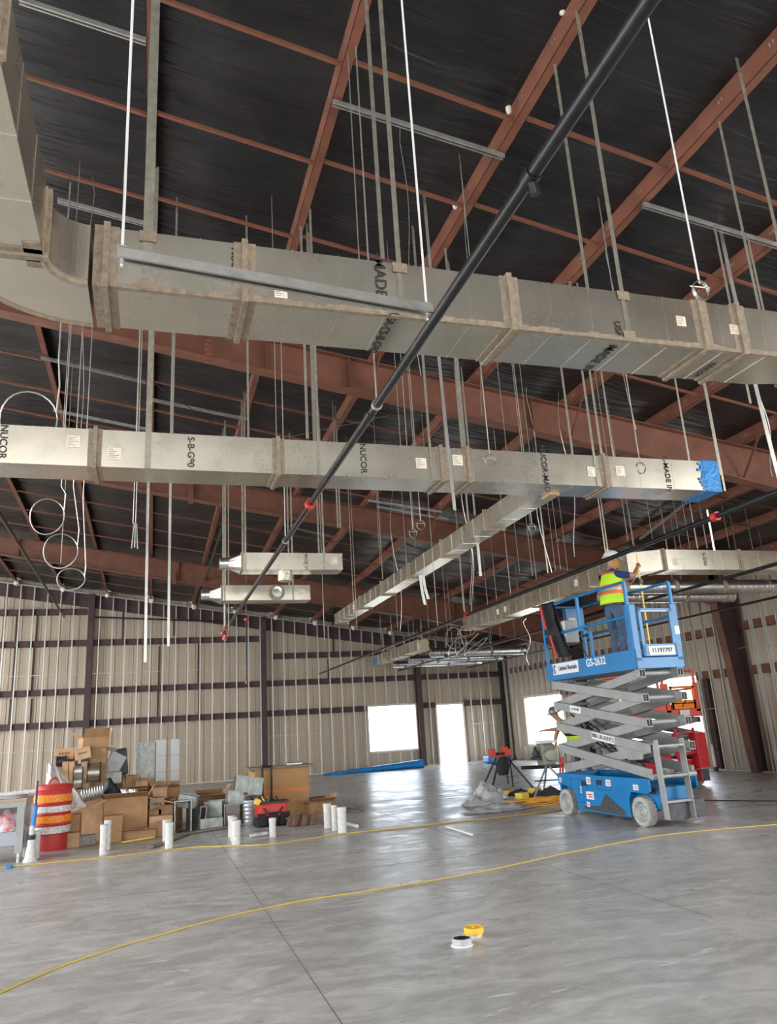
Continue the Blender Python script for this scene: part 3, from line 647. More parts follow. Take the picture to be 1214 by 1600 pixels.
# ------------------------------------------------------------------ sprinkler pipes
def pipe(name, pts, r, label, m=BPIPE, parts=()):
    t = empty(name, pts[0], 0, label, 'sprinkler pipe')
    pw(MB().tube(pts, r, 14).build('pipe_run', m, t, True), t)
    for nm, p, q, rr, mm in parts: pw(MB().tube([p, q], rr, 14).build(nm, mm, t, True), t)
    return t
ZP = 3.54
def coup(p, ax, r=.05): p = V(p); d = V({'X': (.03, 0, 0), 'Y': (0, .035, 0), 'Z': (0, 0, .03)}[ax]); return ('red_coupling', p-d, p+d, r, CLAMP)
Yc = at(480, 787, Z=ZP).y; Yt = at(826, 275, Z=ZP).y
pipe('sprinkler_pipe', [(1.37, -3, ZP), (1.37, 16.0, ZP)], .029, 'long black sprinkler pipe crossing diagonally in front of the nearest ducts', BPIPE,
     [coup((1.37, Yc, ZP), 'Y', .05), ('outlet_tee', (1.37, Yt, ZP-.0), (1.385, Yt+.01, ZP-.075), .021, BPIPE), ('outlet_boss', (1.37, Yt-.03, ZP), (1.37, Yt+.03, ZP), .036, BPIPE),
      ('coupling_sleeve', (1.37, at(570, 648, Z=ZP).y-.05, ZP), (1.37, at(570, 648, Z=ZP).y+.05, ZP), .034, BPIPE), coup((1.37, 16.0, ZP), 'Z', .06), coup((1.37, 15.2, ZP), 'Y', .055)])
pipe('riser_pipe', [(1.42, 16.15, 3.4), (1.42, 16.15, 6.0)], .03, 'vertical grey sprinkler riser with red couplings at both ends', mat('grey pipe', (.25, .24, .22), .4, .6), [coup((1.42, 16.15, 6.0), 'Z', .06), coup((1.42, 16.15, 3.45), 'Z', .06)])
pipe('sprinkler_pipe', [(1.40, 15.9, 6.0), (1.40, 28, 5.75)], .03, 'high sprinkler pipe near the roof running to the end wall above the plenum boxes')
pipe('sprinkler_pipe', [(-2.95, 13, 6.0), (-2.95, 28, 5.75)], .035, 'high sprinkler pipe slanting down to the end wall at the far left')
pipe('sprinkler_pipe', [(5.8, 1.5, 3.48), (5.8, 27.6, 3.48)], .03, 'long black sprinkler pipe passing in front of the worker hard hat', BPIPE, [coup((5.8, at(1118, 808, X=5.8).y, 3.48), 'Y', .05), coup((5.8, at(729, 962, X=5.8).y, 3.48), 'Y', .05)])
pipe('sprinkler_pipe', [(8.9, 5, 3.50), (8.9, 27.9, 3.50)], .028, 'black sprinkler pipe passing just right of the blue lift platform gate')
pipe('sprinkler_pipe', [(11.7, 9, 3.50), (11.7, 27.9, 3.50)], .026, 'rightmost black sprinkler pipe, close to the side wall')
pipe('wall_pipe', [(-2.0, D-.45, 5.75), (2.6, D-.45, 5.5), (3.9, D-.45, 4.9)][:2], .03, 'dark pipe lying along the top of the end wall left of the plenum boxes')
q = at(392, 975, Y=20)
pipe('sprinkler_drop', [(2.3, 20, at(392, 968, Y=20).z), (2.3, 20, at(392, 1066, Y=20).z)], .018, 'short vertical dark sprinkler drop with red fittings in front of the end wall', BPIPE, [('support_rod', (2.3, 20, 4.6), (2.3, 20, roof(2.3, 20)+.16), .005, STRAPM), coup((2.3, 20, at(392, 968, Y=20).z), 'Z', .06), coup((2.3, 20, at(392, 1066, Y=20).z), 'Z', .04)])
# ------------------------------------------------------------------ hangers
def hang(kind, px, py, Y, w=None, top=None, key=None, lab=None, grp=None, ring=0, zb=None, bend=0, m=None):
    p = at(px, py, Y=Y); zt = roof(p.x, Y)+.0 if top is None else at(px, top, Y=Y).z
    near_p = min(abs(p.x-(q+.04)) for q in PX) < .07
    zt = (roof(p.x, Y)+(.03 if near_p else .16)) if top is None or key in ('h4', 'wr') else min(zt, roof(p.x, Y))+.03; z0 = zb if zb is not None else p.z
    mb = MB(); m = m or STRAPM
    if kind == 'rod':
        r = (w or .0055)*.8
        mb.tube([(p.x, Y, z0), (p.x, Y, zt)], r, 6); name, cat = 'hanger_rod', 'hanger rod'
    elif kind == 'wire':
        n = 14; L = zt-z0; r = w or .003; sd_ = random.Random(int(px*7+py))
        ph = sd_.uniform(0, 6); A = bend or .03
        mb.tube([(p.x+A*math.sin(ph+i*.55)*(i < n), Y+A*math.cos(ph+i*.4)*.5, z0+L*i/n) for i in range(n+1)], r, 5); name, cat = 'hanger_wire', 'wire'
    else:
        w = w or .026
        if bend:
            n = 10; L = zt-z0
            for i in range(n):
                f0, f1 = i/n, (i+1)/n; b0, b1 = bend*(1-f0)**2, bend*(1-f1)**2
                mb.beam((p.x+b0, Y, z0+L*f0), (p.x+b1, Y, z0+L*f1), w, .002, up=(0, 1, 0)) if 0 else mb.add([(p.x+b0-w/2, Y, z0+L*f0), (p.x+b0+w/2, Y, z0+L*f0), (p.x+b1+w/2, Y, z0+L*f1), (p.x+b1-w/2, Y, z0+L*f1), (p.x+b0-w/2, Y+.002, z0+L*f0), (p.x+b0+w/2, Y+.002, z0+L*f0), (p.x+b1+w/2, Y+.002, z0+L*f1), (p.x+b1-w/2, Y+.002, z0+L*f1)], [(0, 1, 2, 3), (7, 6, 5, 4), (0, 3, 7, 4), (1, 5, 6, 2)])
        else: mb.box(p.x-w/2, p.x+w/2, Y-.001, Y+.001, z0, zt)
        name, cat = 'hanger_strap', 'hanger strap'
    if ring:
        t = empty(name, (p.x, Y, z0)); pw(mb.build('rod', m, t), t); R = ring
        cen = V((p.x, Y, z0-R*.75)); mb = MB()
        for i in range(20):
            a0, a1 = 2*math.pi*i/20, 2*math.pi*(i+1)/20
            for_ = [(cen.x+(R+dr)*math.sin(a)*.85, cen.y+dy, cen.z+(R+dr)*math.cos(a)) for a in (a0, a1) for dr in (0, .003) for dy in (-.010, .010)]
            mb.add(for_, [(0, 1, 3, 2), (4, 6, 7, 5), (0, 4, 5, 1), (2, 3, 7, 6)])
        pw(mb.build('ring', GALV2, t), t); pw(MB().tube([cen+V((-R*1.25, -.005, R*.25)), cen+V((R*1.15, .005, R*.45))], .004, 6).build('cross_bolt', GALV2, t), t)
        o = t
    else: o = mb.build(name, m)
    later(o, (p.x, Y, (max(z0, 0)+z0)/2), key, lab, cat, grp); return o
# straps and rods of duct 1 (tops on the purlins)
k1, l1, g1 = 'h1', 'galvanized hanger holding up the nearest air duct, {o} from the left', 'hangers of the nearest duct'
for px, py, Y, w, zb in ((229, 440, 3.597, .05, ZB), (629, 495, 3.597, .03, ZB), (985, 540, 3.597, .03, ZB), (598, 405, 4.022, .028, ZB), (918, 450, 4.022, .026, ZB), (1186, 480, 4.022, .026, ZB), (1240, 480, 3.597, .03, ZB)):
    p = hang('strap', px, py, Y, w, None, k1, l1, g1, zb=zb)
for px, py, Y in ((229, 440, 3.59), (629, 480, 3.59), (985, 530, 3.59)):
    x = at(px, py, Y=Y).x
    for z in (ZB+.03, ZT-.03):
        o = MB().obox((x, Y, z), (.085, .004, .06)).build('sealant_patch', MASTIC); later(o, (x, Y, z), 'sp%.1f' % z, '%s tan sealant patch over a strap on the nearest duct, {o} from the left' % ('lower' if z < 3.8 else 'upper'), 'sealant patch', 'sealant patches')
k, l, g = 'h1b', 'thin hanger above the nearest duct, against the roof, {o} from the left', 'hangers behind the nearest duct'
for kind, px, py, top, Y in (('strap', 471, 388, 358, 6.36), ('strap', 482, 390, 325, 6.74), ('rod', 561, 402, 90, 4.45), ('wire', 641, 412, 205, 4.97), ('strap', 699, 425, 388, 6.4), ('wire', 736, 430, 322, 5.6), ('wire', 957, 455, 385, 5.7), ('strap', 903, 452, 440, 6.4), ('strap', 1141, 475, 360, 4.97), ('strap', 1192, 480, 378, 4.97)):
    hang(kind, px, py, Y, None, top, k, l, g, zb=ZT)
# trapeze in front of duct 1
t = empty('trapeze', (-.18, 3.16, 3.6), 0, 'long galvanized strut trapeze slung in front of the nearest duct on two white rods', 'strut trapeze')
def strut(a, b, w=.041, h=.041):
    mb = MB(); a = V(a); b = V(b); d = (b-a).normalized(); s = d.cross(V((0, 0, 1))).normalized()
    for o1 in (-1, 1): mb.beam(a+s*o1*w/2, b+s*o1*w/2, .003, h)
    mb.beam(a+V((0, 0, h/2)), b+V((0, 0, h/2)), w, .003)
    for o1 in (-1, 1): mb.beam(a+s*o1*w*.38-V((0, 0, h/2)), b+s*o1*w*.38-V((0, 0, h/2)), w*.26, .003)
    return mb
A1, A2 = V((-.20, 3.14, 3.60)), V((1.36, 3.32, 3.60))
pw(strut(A1, A2, .052, .045).build('strut_channel', GALV2, t), t)
for a, f in ((A1, .015), (A2, -.015)):
    q = a+V((f*1.5, 0, 0)); pw(MB().tube([q-V((0, 0, .06)), (q.x, q.y, roof(q.x, q.y)+.02)], .0065, 8).build('threaded_rod', WHT, t, True), t)
    pw(MB().lathe([(0, -.05), (.012, -.05), (.012, -.03), (0, -.03)], 6, Matrix.Translation(q)).build('hex_nut', GALV2, t), t)
    pw(MB().obox(q+V((0, 0, .03)), (.045, .05, .008)).build('square_washer', GALV2, t), t)
# ring hangers waiting for pipe (rows above)
k, l, g = 'ring', 'rod with an empty pipe ring at its lower end, {o} from the left', 'empty ring hangers'
for px, py, R in ((1093, 443, .052), (765, 712, .05), (1000, 725, .05), (645, 828, .05), (657, 815, .05), (831, 820, .05)):
    p = at(px, py, Z=3.56); hang('rod', px, py, p.y, .006, None, k, l, g, ring=R, m=WHT if px == 1093 else GALV2)
k, l, g = 'prod', 'hanger rod carrying the long diagonal sprinkler pipe, {o} from the left', 'rods of the diagonal pipe'
for px, py in ((575, 632), (436, 845)):
    p = at(px, py, Z=ZP); o = MB().tube([(1.37, p.y, ZP), (1.37, p.y, roof(1.37, p.y))], .006, 6)
    M = Matrix.Translation((1.37, p.y, ZP))@Matrix.Rotation(math.radians(90), 4, 'X')
    o.lathe([(.032, -.012), (.036, -.012), (.036, .012), (.032, .012)], 14, M)
    o = o.build('hanger_rod', GALV2); later(o, (1.37, p.y, 4.5), k, l, 'hanger rod', g)
# hangers of duct 2 and between ducts 1 and 2
k, l, g = 'h2', 'hanger between the nearest duct and the second duct, {o} from the left', 'hangers of the second duct'
for kind, px, py, Y, w in (('rod', 99, 668, 6.74, .005), ('wire', 122, 670, 6.9, .004), ('rod', 214, 672, 6.37, .006), ('rod', 217, 673, 6.5, .006), ('strap', 230, 745, 6.374, .05), ('strap', 269, 680, 6.9, .02), ('strap', 388, 690, 6.9, .02), ('rod', 432, 692, 6.5, .005), ('strap', 491, 692, 6.77, .026), ('strap', 499, 745, 6.374, .026), ('rod', 626, 698, 6.7, .004), ('rod', 646, 700, 6.8, .005), ('strap', 672, 702, 6.374, .026), ('strap', 698, 700, 6.77, .026), ('strap', 727, 700, 6.77, .026), ('rod', 791, 700, 6.8, .004), ('rod', 815, 702, 6.8, .005), ('rod', 827, 702, 6.9, .004), ('strap', 894, 705, 6.77, .026), ('strap', 936, 768, 6.374, .026), ('rod', 948, 708, 6.8, .004), ('strap', 958, 708, 6.9, .022), ('strap', 1076, 713, 6.77, .026), ('strap', 1121, 715, 6.77, .022), ('strap', 1124, 720, 6.374, .026)):
    hang(kind, px, py, Y, w, None, k, l, g, zb=(ZB if kind == 'strap' and w >= .026 else 4.05))
hang('strap', 704, 797, 5.9, .03, None, 'w1', 'loose white strap hanging past the second duct near the picture middle', None, m=GALV2, bend=.04)
hang('strap', 1225, 840, 5.2, .045, None, 'w2', 'long loose pale strap curving down at the right edge of the picture', None, m=GALV2, bend=.12)
# everything hanging beyond duct 2
k, l, g = 'h3', 'loose hanger hanging below the second duct, {o} from the left', 'loose hangers beyond the second duct'
for kind, px, py, Y, w, b in (('strap', 222, 1035, 8.2, .028, .03), ('strap', 260, 1010, 8.6, .028, .02), ('rod', 208, 818, 8.0, .006, 0), ('rod', 212, 818, 8.05, .006, 0)):
    hang(kind, px, py, Y, w, None, k, l, g, bend=b, m=GALV2)
k, l, g = 'h4', 'thin vertical hanger among the far hangers under the dark roof, {o} from the left', 'far hangers under the roof'
for kind, px, py, top, Y in (('rod', 95, 880, 0, 11), ('strap', 352, 930, 0, 13), ('strap', 357, 985, 0, 14), ('strap', 528, 825, 0, 10.76), ('strap', 532, 825, 0, 10.9), ('rod', 507, 1000, 0, 12), ('rod', 553, 960, 0, 12), ('rod', 558, 985, 0, 14), ('rod', 598, 905, 0, 11), ('rod', 636, 895, 0, 12.5), ('rod', 594, 880, 0, 14), ('rod', 649, 855, 780, 14), ('strap', 732, 815, 0, 8.9), ('strap', 742, 805, 0, 8.9),
    ('rod', 798, 928, 0, 9.3), ('rod', 684, 978, 0, 10), ('strap', 725, 955, 0, 14.5), ('rod', 727, 960, 0, 14.6), ('rod', 741, 940, 915, 16), ('rod', 762, 947, 905, 16), ('rod', 776, 938, 895, 15), ('rod', 832, 900, 0, 11), ('rod', 838, 905, 0, 11.2), ('strap', 856, 895, 0, 10.74), ('rod', 868, 892, 0, 11), ('rod', 876, 890, 0, 11), ('rod', 887, 892, 0, 11.4), ('rod', 812, 895, 0, 12), ('strap', 946, 862, 0, 10.74), ('strap', 950, 862, 0, 11), ('rod', 981, 845, 0, 9), ('rod', 989, 850, 0, 9.4), ('rod', 1020, 845, 0, 10.9), ('rod', 1064, 857, 0, 11.2),
    ('rod', 1078, 857, 0, 10.5), ('strap', 1090, 857, 0, 10.43), ('strap', 1105, 857, 0, 10.88), ('rod', 1140, 857, 0, 11.4), ('strap', 1150, 857, 0, 12), ('rod', 1176, 858, 0, 11.6), ('strap', 1191, 858, 0, 12.3), ('rod', 700, 1000, 0, 17), ('rod', 707, 1012, 0, 20), ('rod', 768, 1005, 0, 20), ('rod', 782, 995, 0, 17), ('rod', 816, 985, 0, 17), ('rod', 805, 1000, 0, 17.6), ('rod', 622, 990, 0, 17), ('rod', 647, 1000, 970, 22.8), ('rod', 660, 1002, 968, 22.8), ('rod', 612, 990, 0, 22.8), ('rod', 596, 1000, 0, 24), ('rod', 671, 995, 0, 21)):
    hang(kind, px, py, Y, .024 if kind == 'strap' else .006, top or None, k, l, g, m=STRAPM)
hang('strap', 751, 900, 9.5, .04, 848, 'w3', 'short white strap dangling to the right of the slim branch duct', None, m=GALV2)
hang('strap', 660, 945, 9.6, .04, 902, 'w4', 'curved pale strap dangling below the slim branch duct, left one of a pair', None, m=GALV2, bend=.04)
hang('strap', 664, 936, 9.6, .04, 902, 'w5', 'curved pale strap dangling below the slim branch duct, right one of a pair', None, m=GALV2, bend=.05)
hang('strap', 1116, 860, 8.5, .03, 800, 'w6', 'straight white strap hanging from the pipe with the red coupling at right', None, m=GALV2)
hang('wire', 829, 1040, 9.0, .005, 970, 'w7', 'pale twisted wire hanging left of the blue platform', None, m=GALV2, bend=.05)
k, l, g = 'wr', 'thin wandering wire under the far roof, {o} from the left', 'loose wires under the roof'
for px, py, top, Y in ((856, 895, 795, 9), (742, 955, 900, 12), (740, 945, 905, 12.2), (625, 985, 950, 13), (1214, 745, 640, 7), (905, 870, 808, 9)):
    hang('wire', px, py, Y, .005, top, k, l, g, m=GALV2, bend=.07)
# small turnbuckle hooks under the double rod
p = at(211, 832, Y=8.0); t = empty('rod_clamp', p, 0, 'bundle of steel clips hooked on the ends of the double rod', 'clamp')
for dx, dz in ((-.03, 0), (.0, .01), (.03, -.005)): pw(MB().beam((p.x+dx, 8.0, p.z-.17+dz), (p.x+dx*.4, 8.0, p.z+.1+dz), .012, .012).build('clip_arm', GALV2, t), t)
# strut channels laid between purlins
k, l, g = 'strut', 'galvanized strut channel laid across two purlins, {o} from the left', 'strut channels under the purlins'
def zr(px, py):
    d = ray(px, py); s = (A0-.03-EYE)/(d.z+SL*d.x); p = V((0, 0, EYE))+d*s
    return p
for a, b in (((30, 0), (228, 65)), ((90, 313), (245, 355)), ((520, 160), (787, 245)), ((1005, 320), (1230, 389)), ((63, 558), (227, 597)), ((235, 624), (385, 655)), ((83, 641), (236, 672)), ((575, 782), (690, 800)), ((590, 792), (700, 812)), ((440, 820), (533, 842)), ((770, 838), (875, 846)), ((745, 895), (855, 910)), ((738, 913), (800, 925)), ((530, 950), (635, 964)), ((1090, 772), (1000, 842))):
    p, q = zr(*a), zr(*b); o = strut(p, q).build('strut_channel', GALV2); later(o, (p+q)/2, k, l, 'strut channel', g)
# cross bracing cables under the roof
for (a, b, lab) in (((170, 540), (400, 700), 'dark diagonal bracing cable left of centre under the roof'), ((380, 690), (607, 640), 'thin brown bracing cable rising to the right behind the second duct'), ((860, 785), (910, 860), 'thin diagonal cable just left of the white hard hat')):
    p, q = zr(*a), zr(*b); p.z -= .1; q.z -= .1; tag(MB().tube([p, q], .006, 6).build('bracing_cable', DRK), lab, 'cable')
# wire coils hanging at the left
def loopwire(cx_, cy_, rx, ry, Y, topxy, lab, r=.006):
    c = at(cx_, cy_, Y=Y); s = at(cx_+rx, cy_, Y=Y).x-c.x; s2 = c.z-at(cx_, cy_+ry, Y=Y).z; tp = at(*topxy, Y=Y)
    pts = [(c.x+s*math.cos(a), Y+.02*math.sin(2*a), c.z+s2*math.sin(a)) for a in [math.radians(20+i*15) for i in range(25)]]
    pts += [(c.x+s*1.0, Y, c.z+s2*1.3), (tp.x, Y, tp.z+.0), (tp.x, Y, roof(tp.x, Y))]
    tag(MB().tube(pts, r, 6, caps=True).build('wire_loop', GALV2), lab, 'wire loop', 'looped hanging wires')
loopwire(74, 807, 27, 28, 8.0, (96, 760), 'looped hanging cable below the second duct, uppermost of three loops')
loopwire(95, 861, 27, 27, 8.3, (115, 760), 'looped hanging cable at the left, middle of three loops')
loopwire(111, 905, 22, 17, 8.6, (130, 780), 'looped hanging cable at the left, lowest and smallest of three loops')
loopwire(45, 655, 45, 44, 6.9, (92, 560), 'big arching cable loop behind the left end of the second duct', .008)
# tangle of flex at the end of duct 4
t = empty('cable_tangle', at(730, 995, Y=17.6), 0, 'tangle of pale cable loops at the far end of the measured duct', 'cable')
rr = random.Random(5)
for i in range(7):
    c = at(722+rr.uniform(-14, 22), 993+rr.uniform(-12, 22), Y=17.7+rr.uniform(-.2, .2)); a, b = rr.uniform(.12, .3), rr.uniform(.1, .3); ph = rr.uniform(0, 6)
    pw(MB().tube([(c.x+a*math.cos(x), c.y+.1*math.sin(x+ph), c.z+b*math.sin(x+ph*.3)) for x in [i2*math.pi/9 for i2 in range(18)]], .011, 6, closed=True).build('cable_loop', GALV2, t, True), t)
# ------------------------------------------------------------------ scissor lifts
def lift(loc, rz, label, zc, zp, n, C, P, A, rail, near='blue'):
    t = empty('scissor_lift', loc, rz, label, 'scissor lift')
    L = 2.42; B = lambda mb, nm, m, par=t, **k: mb.build(nm, m, par, **k)
    # chassis
    mb = MB(); side = [(.62, .10), (1.9, .10), (1.96, .34), (2.05, .42), (2.42, .46), (2.42, zc), (0.12, zc), (.12, .46), (.2, .43), (.55, .43), (.62, .34)]
    for s in (-1, 1): mb.prism(side, lambda a, b, d, s=s: (s*(.375+d), a, b), 0, .02)
    mb.box(-.375, .375, .62, 1.95, .14, .4); mb.box(-.26, .26, .1, 2.4, .22, .5); mb.box(-.37, .37, 2.38, 2.42, .3, zc)
    B(mb, 'chassis', C, bevel=.006)
    B(MB().box(-.30, .30, .12, 2.3, .42, .46), 'chassis_floor', DRK)
    for s in (-1, 1): B(MB().prism([(.75, .13), (1.75, .11), (1.78, .16), (1.35, .38), (1.18, .2), (.76, .17)], lambda a, b, d, s=s: (s*(.396+d), 3-a-.5, b), 0, .003), 'torn_opening', mat('dark opening fill', (.06, .06, .06), .6, 0, .6, 30), bevel=0)  # dark plate stands in for the torn, shaded open area between the wheels
    for y0, y1, z0, z1 in ((1.6, 2.05, .22, .55), (1.0, 1.35, .42, .56)):
        mb = MB(); fr = .006
        mb.box(-.399, -.396, y0, y1, z0, z0+fr).box(-.399, -.396, y0, y1, z1-fr, z1).box(-.399, -.396, y0, y0+fr, z0, z1).box(-.399, -.396, y1-fr, y1, z0, z1); B(mb, 'panel_seam', mat('dark seam line', (.005, .05, .12), .6))  # thin dark outlines mark the panel seams
    for y, z, w, h in ((1.05, .53, .12, .09), (1.55, .54, .11, .10), (.42, .50, .11, .07), (1.55, .33, .19, .11), (1.62, .20, .08, .07), (2.34, .52, .06, .07), (1.78, .40, .03, .10)):
        mb = MB().box(-.4, -.396, y-w/2, y+w/2, z-h/2, z+h/2); mb.cur = 1; mb.box(-.402, -.4, y-w*.35, y+w*.35, z+h*.05, z+h*.2).box(-.402, -.4, y-w*.35, y+w*.2, z-h*.25, z-h*.1)
        B(mb, 'warning_decal', [WHT, mat('decal red', (.5, .06, .05), .6)])
    for y, z in ((1.28, .53), (1.68, .50)): B(MB().box(-.399, -.395, y-.07, y+.07, z-.04, z+.03), 'service_slot', BLACK)
    # wheels
    for y in (.38, 2.25):
        for s in (-1, 1):
            w = empty('wheel', (s*.335, y, .19)); w.parent = t
            M = Matrix.Rotation(math.radians(90), 4, 'Y')
            mb = MB().lathe([(.135, -.062), (.175, -.065), (.19, -.05), (.19, .05), (.175, .065), (.135, .062)], 32, M, False)
            for k in range(24):
                a = 2*math.pi*k/24
                for e in (-1, 1): mb.obox((e*.032, .1915*math.cos(a+e*.06), .1915*math.sin(a+e*.06)), (.056, .032, .006), Matrix.Rotation(a+math.pi/2+e*.06, 3, 'X')@Matrix.Rotation(0, 3, 'Z'))
            mb.build('tyre', TYRE, w)
            mb = MB().lathe([(0, -.03), (.03, -.035), (.05, -.02), (.10, -.02), (.12, -.045), (.136, -.058), (.136, .058), (.12, .045), (.1, .02), (.05, .02), (.03, .045), (0, .04)], 28, M); mb.build('rim', RIM, w, True)
            mb = MB()
            for k in range(8): a = 2*math.pi*k/8; mb.lathe([(.009, -.03), (.009, .03)], 6, Matrix.Translation((0, .072*math.cos(a), .072*math.sin(a)))@M)
            mb.build('wheel_nuts', RIM, w)
    # scissor stack
    z0 = zc+.06; dz = (zp-.06-z0)/n; yn, yf = .16, 2.28
    rod = lambda p, q, r, nm, m: B(MB().tube([p, q], r, 12), nm, m, smooth=True)
    for i in range(n):
        za, zb = z0+i*dz, z0+(i+1)*dz
        for s in (-1, 1):
            for (x, p, q) in ((s*.345, (yn, za), (yf, zb)), (s*.285, (yn, zb), (yf, za))):
                mb = MB(); a = V((x, p[0]-.05*(1), p[1])); b = V((x, q[0]+.05, q[1])); mb.beam(a, b, .045, .125)
                if x*s > .3:
                    for f in (.04, .5, .96): c = a.lerp(b, f); mb.obox(c, (.052, .03, .03))
                B(mb, 'scissor_arm', A, bevel=.006)
        rod((-.37, yn, zb), (.37, yn, zb), .035, 'cross_tube', A); rod((-.37, yf, zb), (.37, yf, zb), .03, 'cross_tube', A)
        rod((-.36, (yn+yf)/2, (za+zb)/2), (.36, (yn+yf)/2, (za+zb)/2), .022, 'centre_pin', A)
        if i < n-0:
            for x in (-.345, -.30, .30, .345):
                mb = MB(); w = .026
                for (u0, u1, v0, v1) in ((-w, w, .045, .055), (-w, w, -.055, -.045), (-w, -w+.006, -.05, .05), (w-.006, w, -.05, .05)): mb.box(x+u0, x+u1, yn-.14, yn-.03, zb+v0, zb+v1)
                B(mb, 'arm_clevis', A)
    B(MB().prism([(.3, z0+dz*.55), (.25, z0+dz*1.05), (.9, z0+dz*1.05), (.62, z0+dz*.5)], lambda a, b, d: (-.31+d, a, b), 0, .012), 'gusset_plate', A)
    rod((0, .7, zc+.05), (0, 1.5, z0+dz*1.6), .05, 'lift_cylinder', A); rod((0, 1.4, z0+dz*1.5), (0, 1.9, z0+dz*2.4), .03, 'cylinder_rod', SPIRAL)
    for k in range(3): B(MB().tube([(-.1+k*.04, .5+.3*j, zc+.08+.28*math.sin(j*1.3+k)*.4+.12*j) for j in range(7)], .012, 6), 'hydraulic_hose', BLACK, smooth=True)
    # platform
    th = .27
    mb = MB(); mb.box(-.38, .38, .02, 2.36, zp+.02, zp+.09); B(mb, 'deck', A)
    mb = MB(); mb.box(-.405, -.385, 0, 2.38, zp, zp+th).box(.385, .405, 0, 2.38, zp, zp+th).box(-.405, .405, 2.36, 2.38, zp, zp+th).box(-.405, .405, 0, .02, zp, zp+th*.55); B(mb, 'toe_board', P, bevel=.004)
    zt, zm = zp+rail, zp+rail*.60; r = .019
    def post(x, y, a, b, nm='rail_post', w=.045): return B(MB().box(x-w/2, x+w/2, y-w/2, y+w/2, a, b), nm, P, bevel=.005)
    for s in (-1, 1):
        x = s*.385
        post(x, 2.33, zp+th, zt); post(x, .06, zp+th, zt); post(x, 1.28, zm, zt); post(x, 1.02, zp+th, zm-.08, w=.04)
        B(MB().beam((x, 1.26, zm), (x, 1.02, zm-.12), .035, .035), 'rail_brace', P)
        for z in (zt, zm): B(MB().tube([(x, .06, z), (x, 2.33, z)], .021, 10), 'guard_rail', P, smooth=True)
    for z in (zt, zm): B(MB().tube([(-.385, 2.33, z), (.385, 2.33, z)], .02, 10), 'guard_rail', P, smooth=True)
    # entry end
    zw = zp+rail*.73
    B(MB().box(-.405, -.30, .0, .02, zp+.1, zw).box(-.405, -.385, 0.018, .13, zp+th-.01, zw), 'entry_post_plate', P, bevel=.004)
    B(MB().box(.30, .405, 0, .02, zp+.1, zw).box(.385, .405, 0.018, .13, zp+th-.01, zw), 'entry_post_plate', P, bevel=.004)
    GP = P if near == 'blue' else LORG
    mb = MB(); g0, g1 = zp+.16, zw-.06
    mb.box(-.29, .29, -.03, -.005, g0, g0+.17).box(-.29, .29, -.03, -.005, g1-.05, g1).box(-.29, -.235, -.03, -.005, g0, g1).box(.235, .29, -.03, -.005, g0, g1); B(mb, 'entry_gate', GP, bevel=.004)
    # ladder
    lz = zc+.50
    for x in (-.34, .08): B(MB().prism([(-.12, .12), (-.02, .12), (.02, lz-.1), (-.03, lz), (-.10, lz)], lambda a, b, d, x=x: (x+d, a, b), 0, .012), 'ladder_side', A if near == 'blue' else C, bevel=.003)
    for z in (.32, .64, lz-.1): B(MB().box(-.33, .085, -.10, .02, z, z+.03), 'ladder_step', A if near == 'blue' else C, bevel=.004)
    B(MB().box(-.26, .34, -.02, .12, .10, .33), 'battery_guard', mat('scuffed black plate', (.07, .07, .08), .5, 0, .5, 12))
    rod((-.36, .1, zc+.02), (.36, .1, zc+.02), .04, 'pivot_tube', A)
    return t
blue = lift((6.765, 9.17, 0), math.radians(2.6), 'blue scissor lift with grey arms raised high, a worker on its platform', .62, 2.06, 4, BLUE, BLUE, GREYP, 1.22)
def on(t, o): o.parent = t; return o
# lettering on the blue lift (left side faces -x)
def sidetext(t, s, size, y, z, m, nm='lettering', x=-.407, bold=0, sx=1): return text(s, size, (x, y, z), (0, -1, 0), (0, 0, 1), m, t, nm, .003, bold, sx)
sidetext(blue, 'GS-2632', .155, .95, 2.24, WHT, 'model_number', bold=.004, sx=.92)
mb = MB().box(-.412, -.406, 1.42, 2.16, 2.14, 2.315); pl = mb.build('rental_sign', WHT, blue)
o = sidetext(pl, 'United Rentals', .098, 1.72, 2.228, mat('sign navy', (.01, .015, .06), .5), 'sign_lettering', -.413, .0015, .9)
mb = MB()
for k in range(20):
    a0, a1 = [math.radians(30+i*15) for i in (k, k+1)]
    for r0, r1 in ((.04, .055),): mb.add([(-.4145, 2.10-r*math.cos(a), 2.228+r*1.25*math.sin(a)) for a in (a0, a1) for r in (r0, r1)], [(0, 1, 3, 2)])
mb.box(-.4145, -.4135, 2.095, 2.115, 2.19, 2.27).build('sign_emblem', MATS['sign navy'], pl)
npl = MB().box(-.20, .24, -.036, -.03, 2.235, 2.36).build('number_plate', WHT, blue); text('11197797', .088, (.02, -.037, 2.297), (1, 0, 0), (0, 0, 1), INK, npl, 'plate_number', .002, .001)
npl = MB().box(.315, .40, -.004, 0, 2.52, 2.64).build('plate_sticker', WHT, blue)
MB().box(-.25, .2, -.034, -.03, 2.84, 2.855).build('gate_label', WHT, blue)
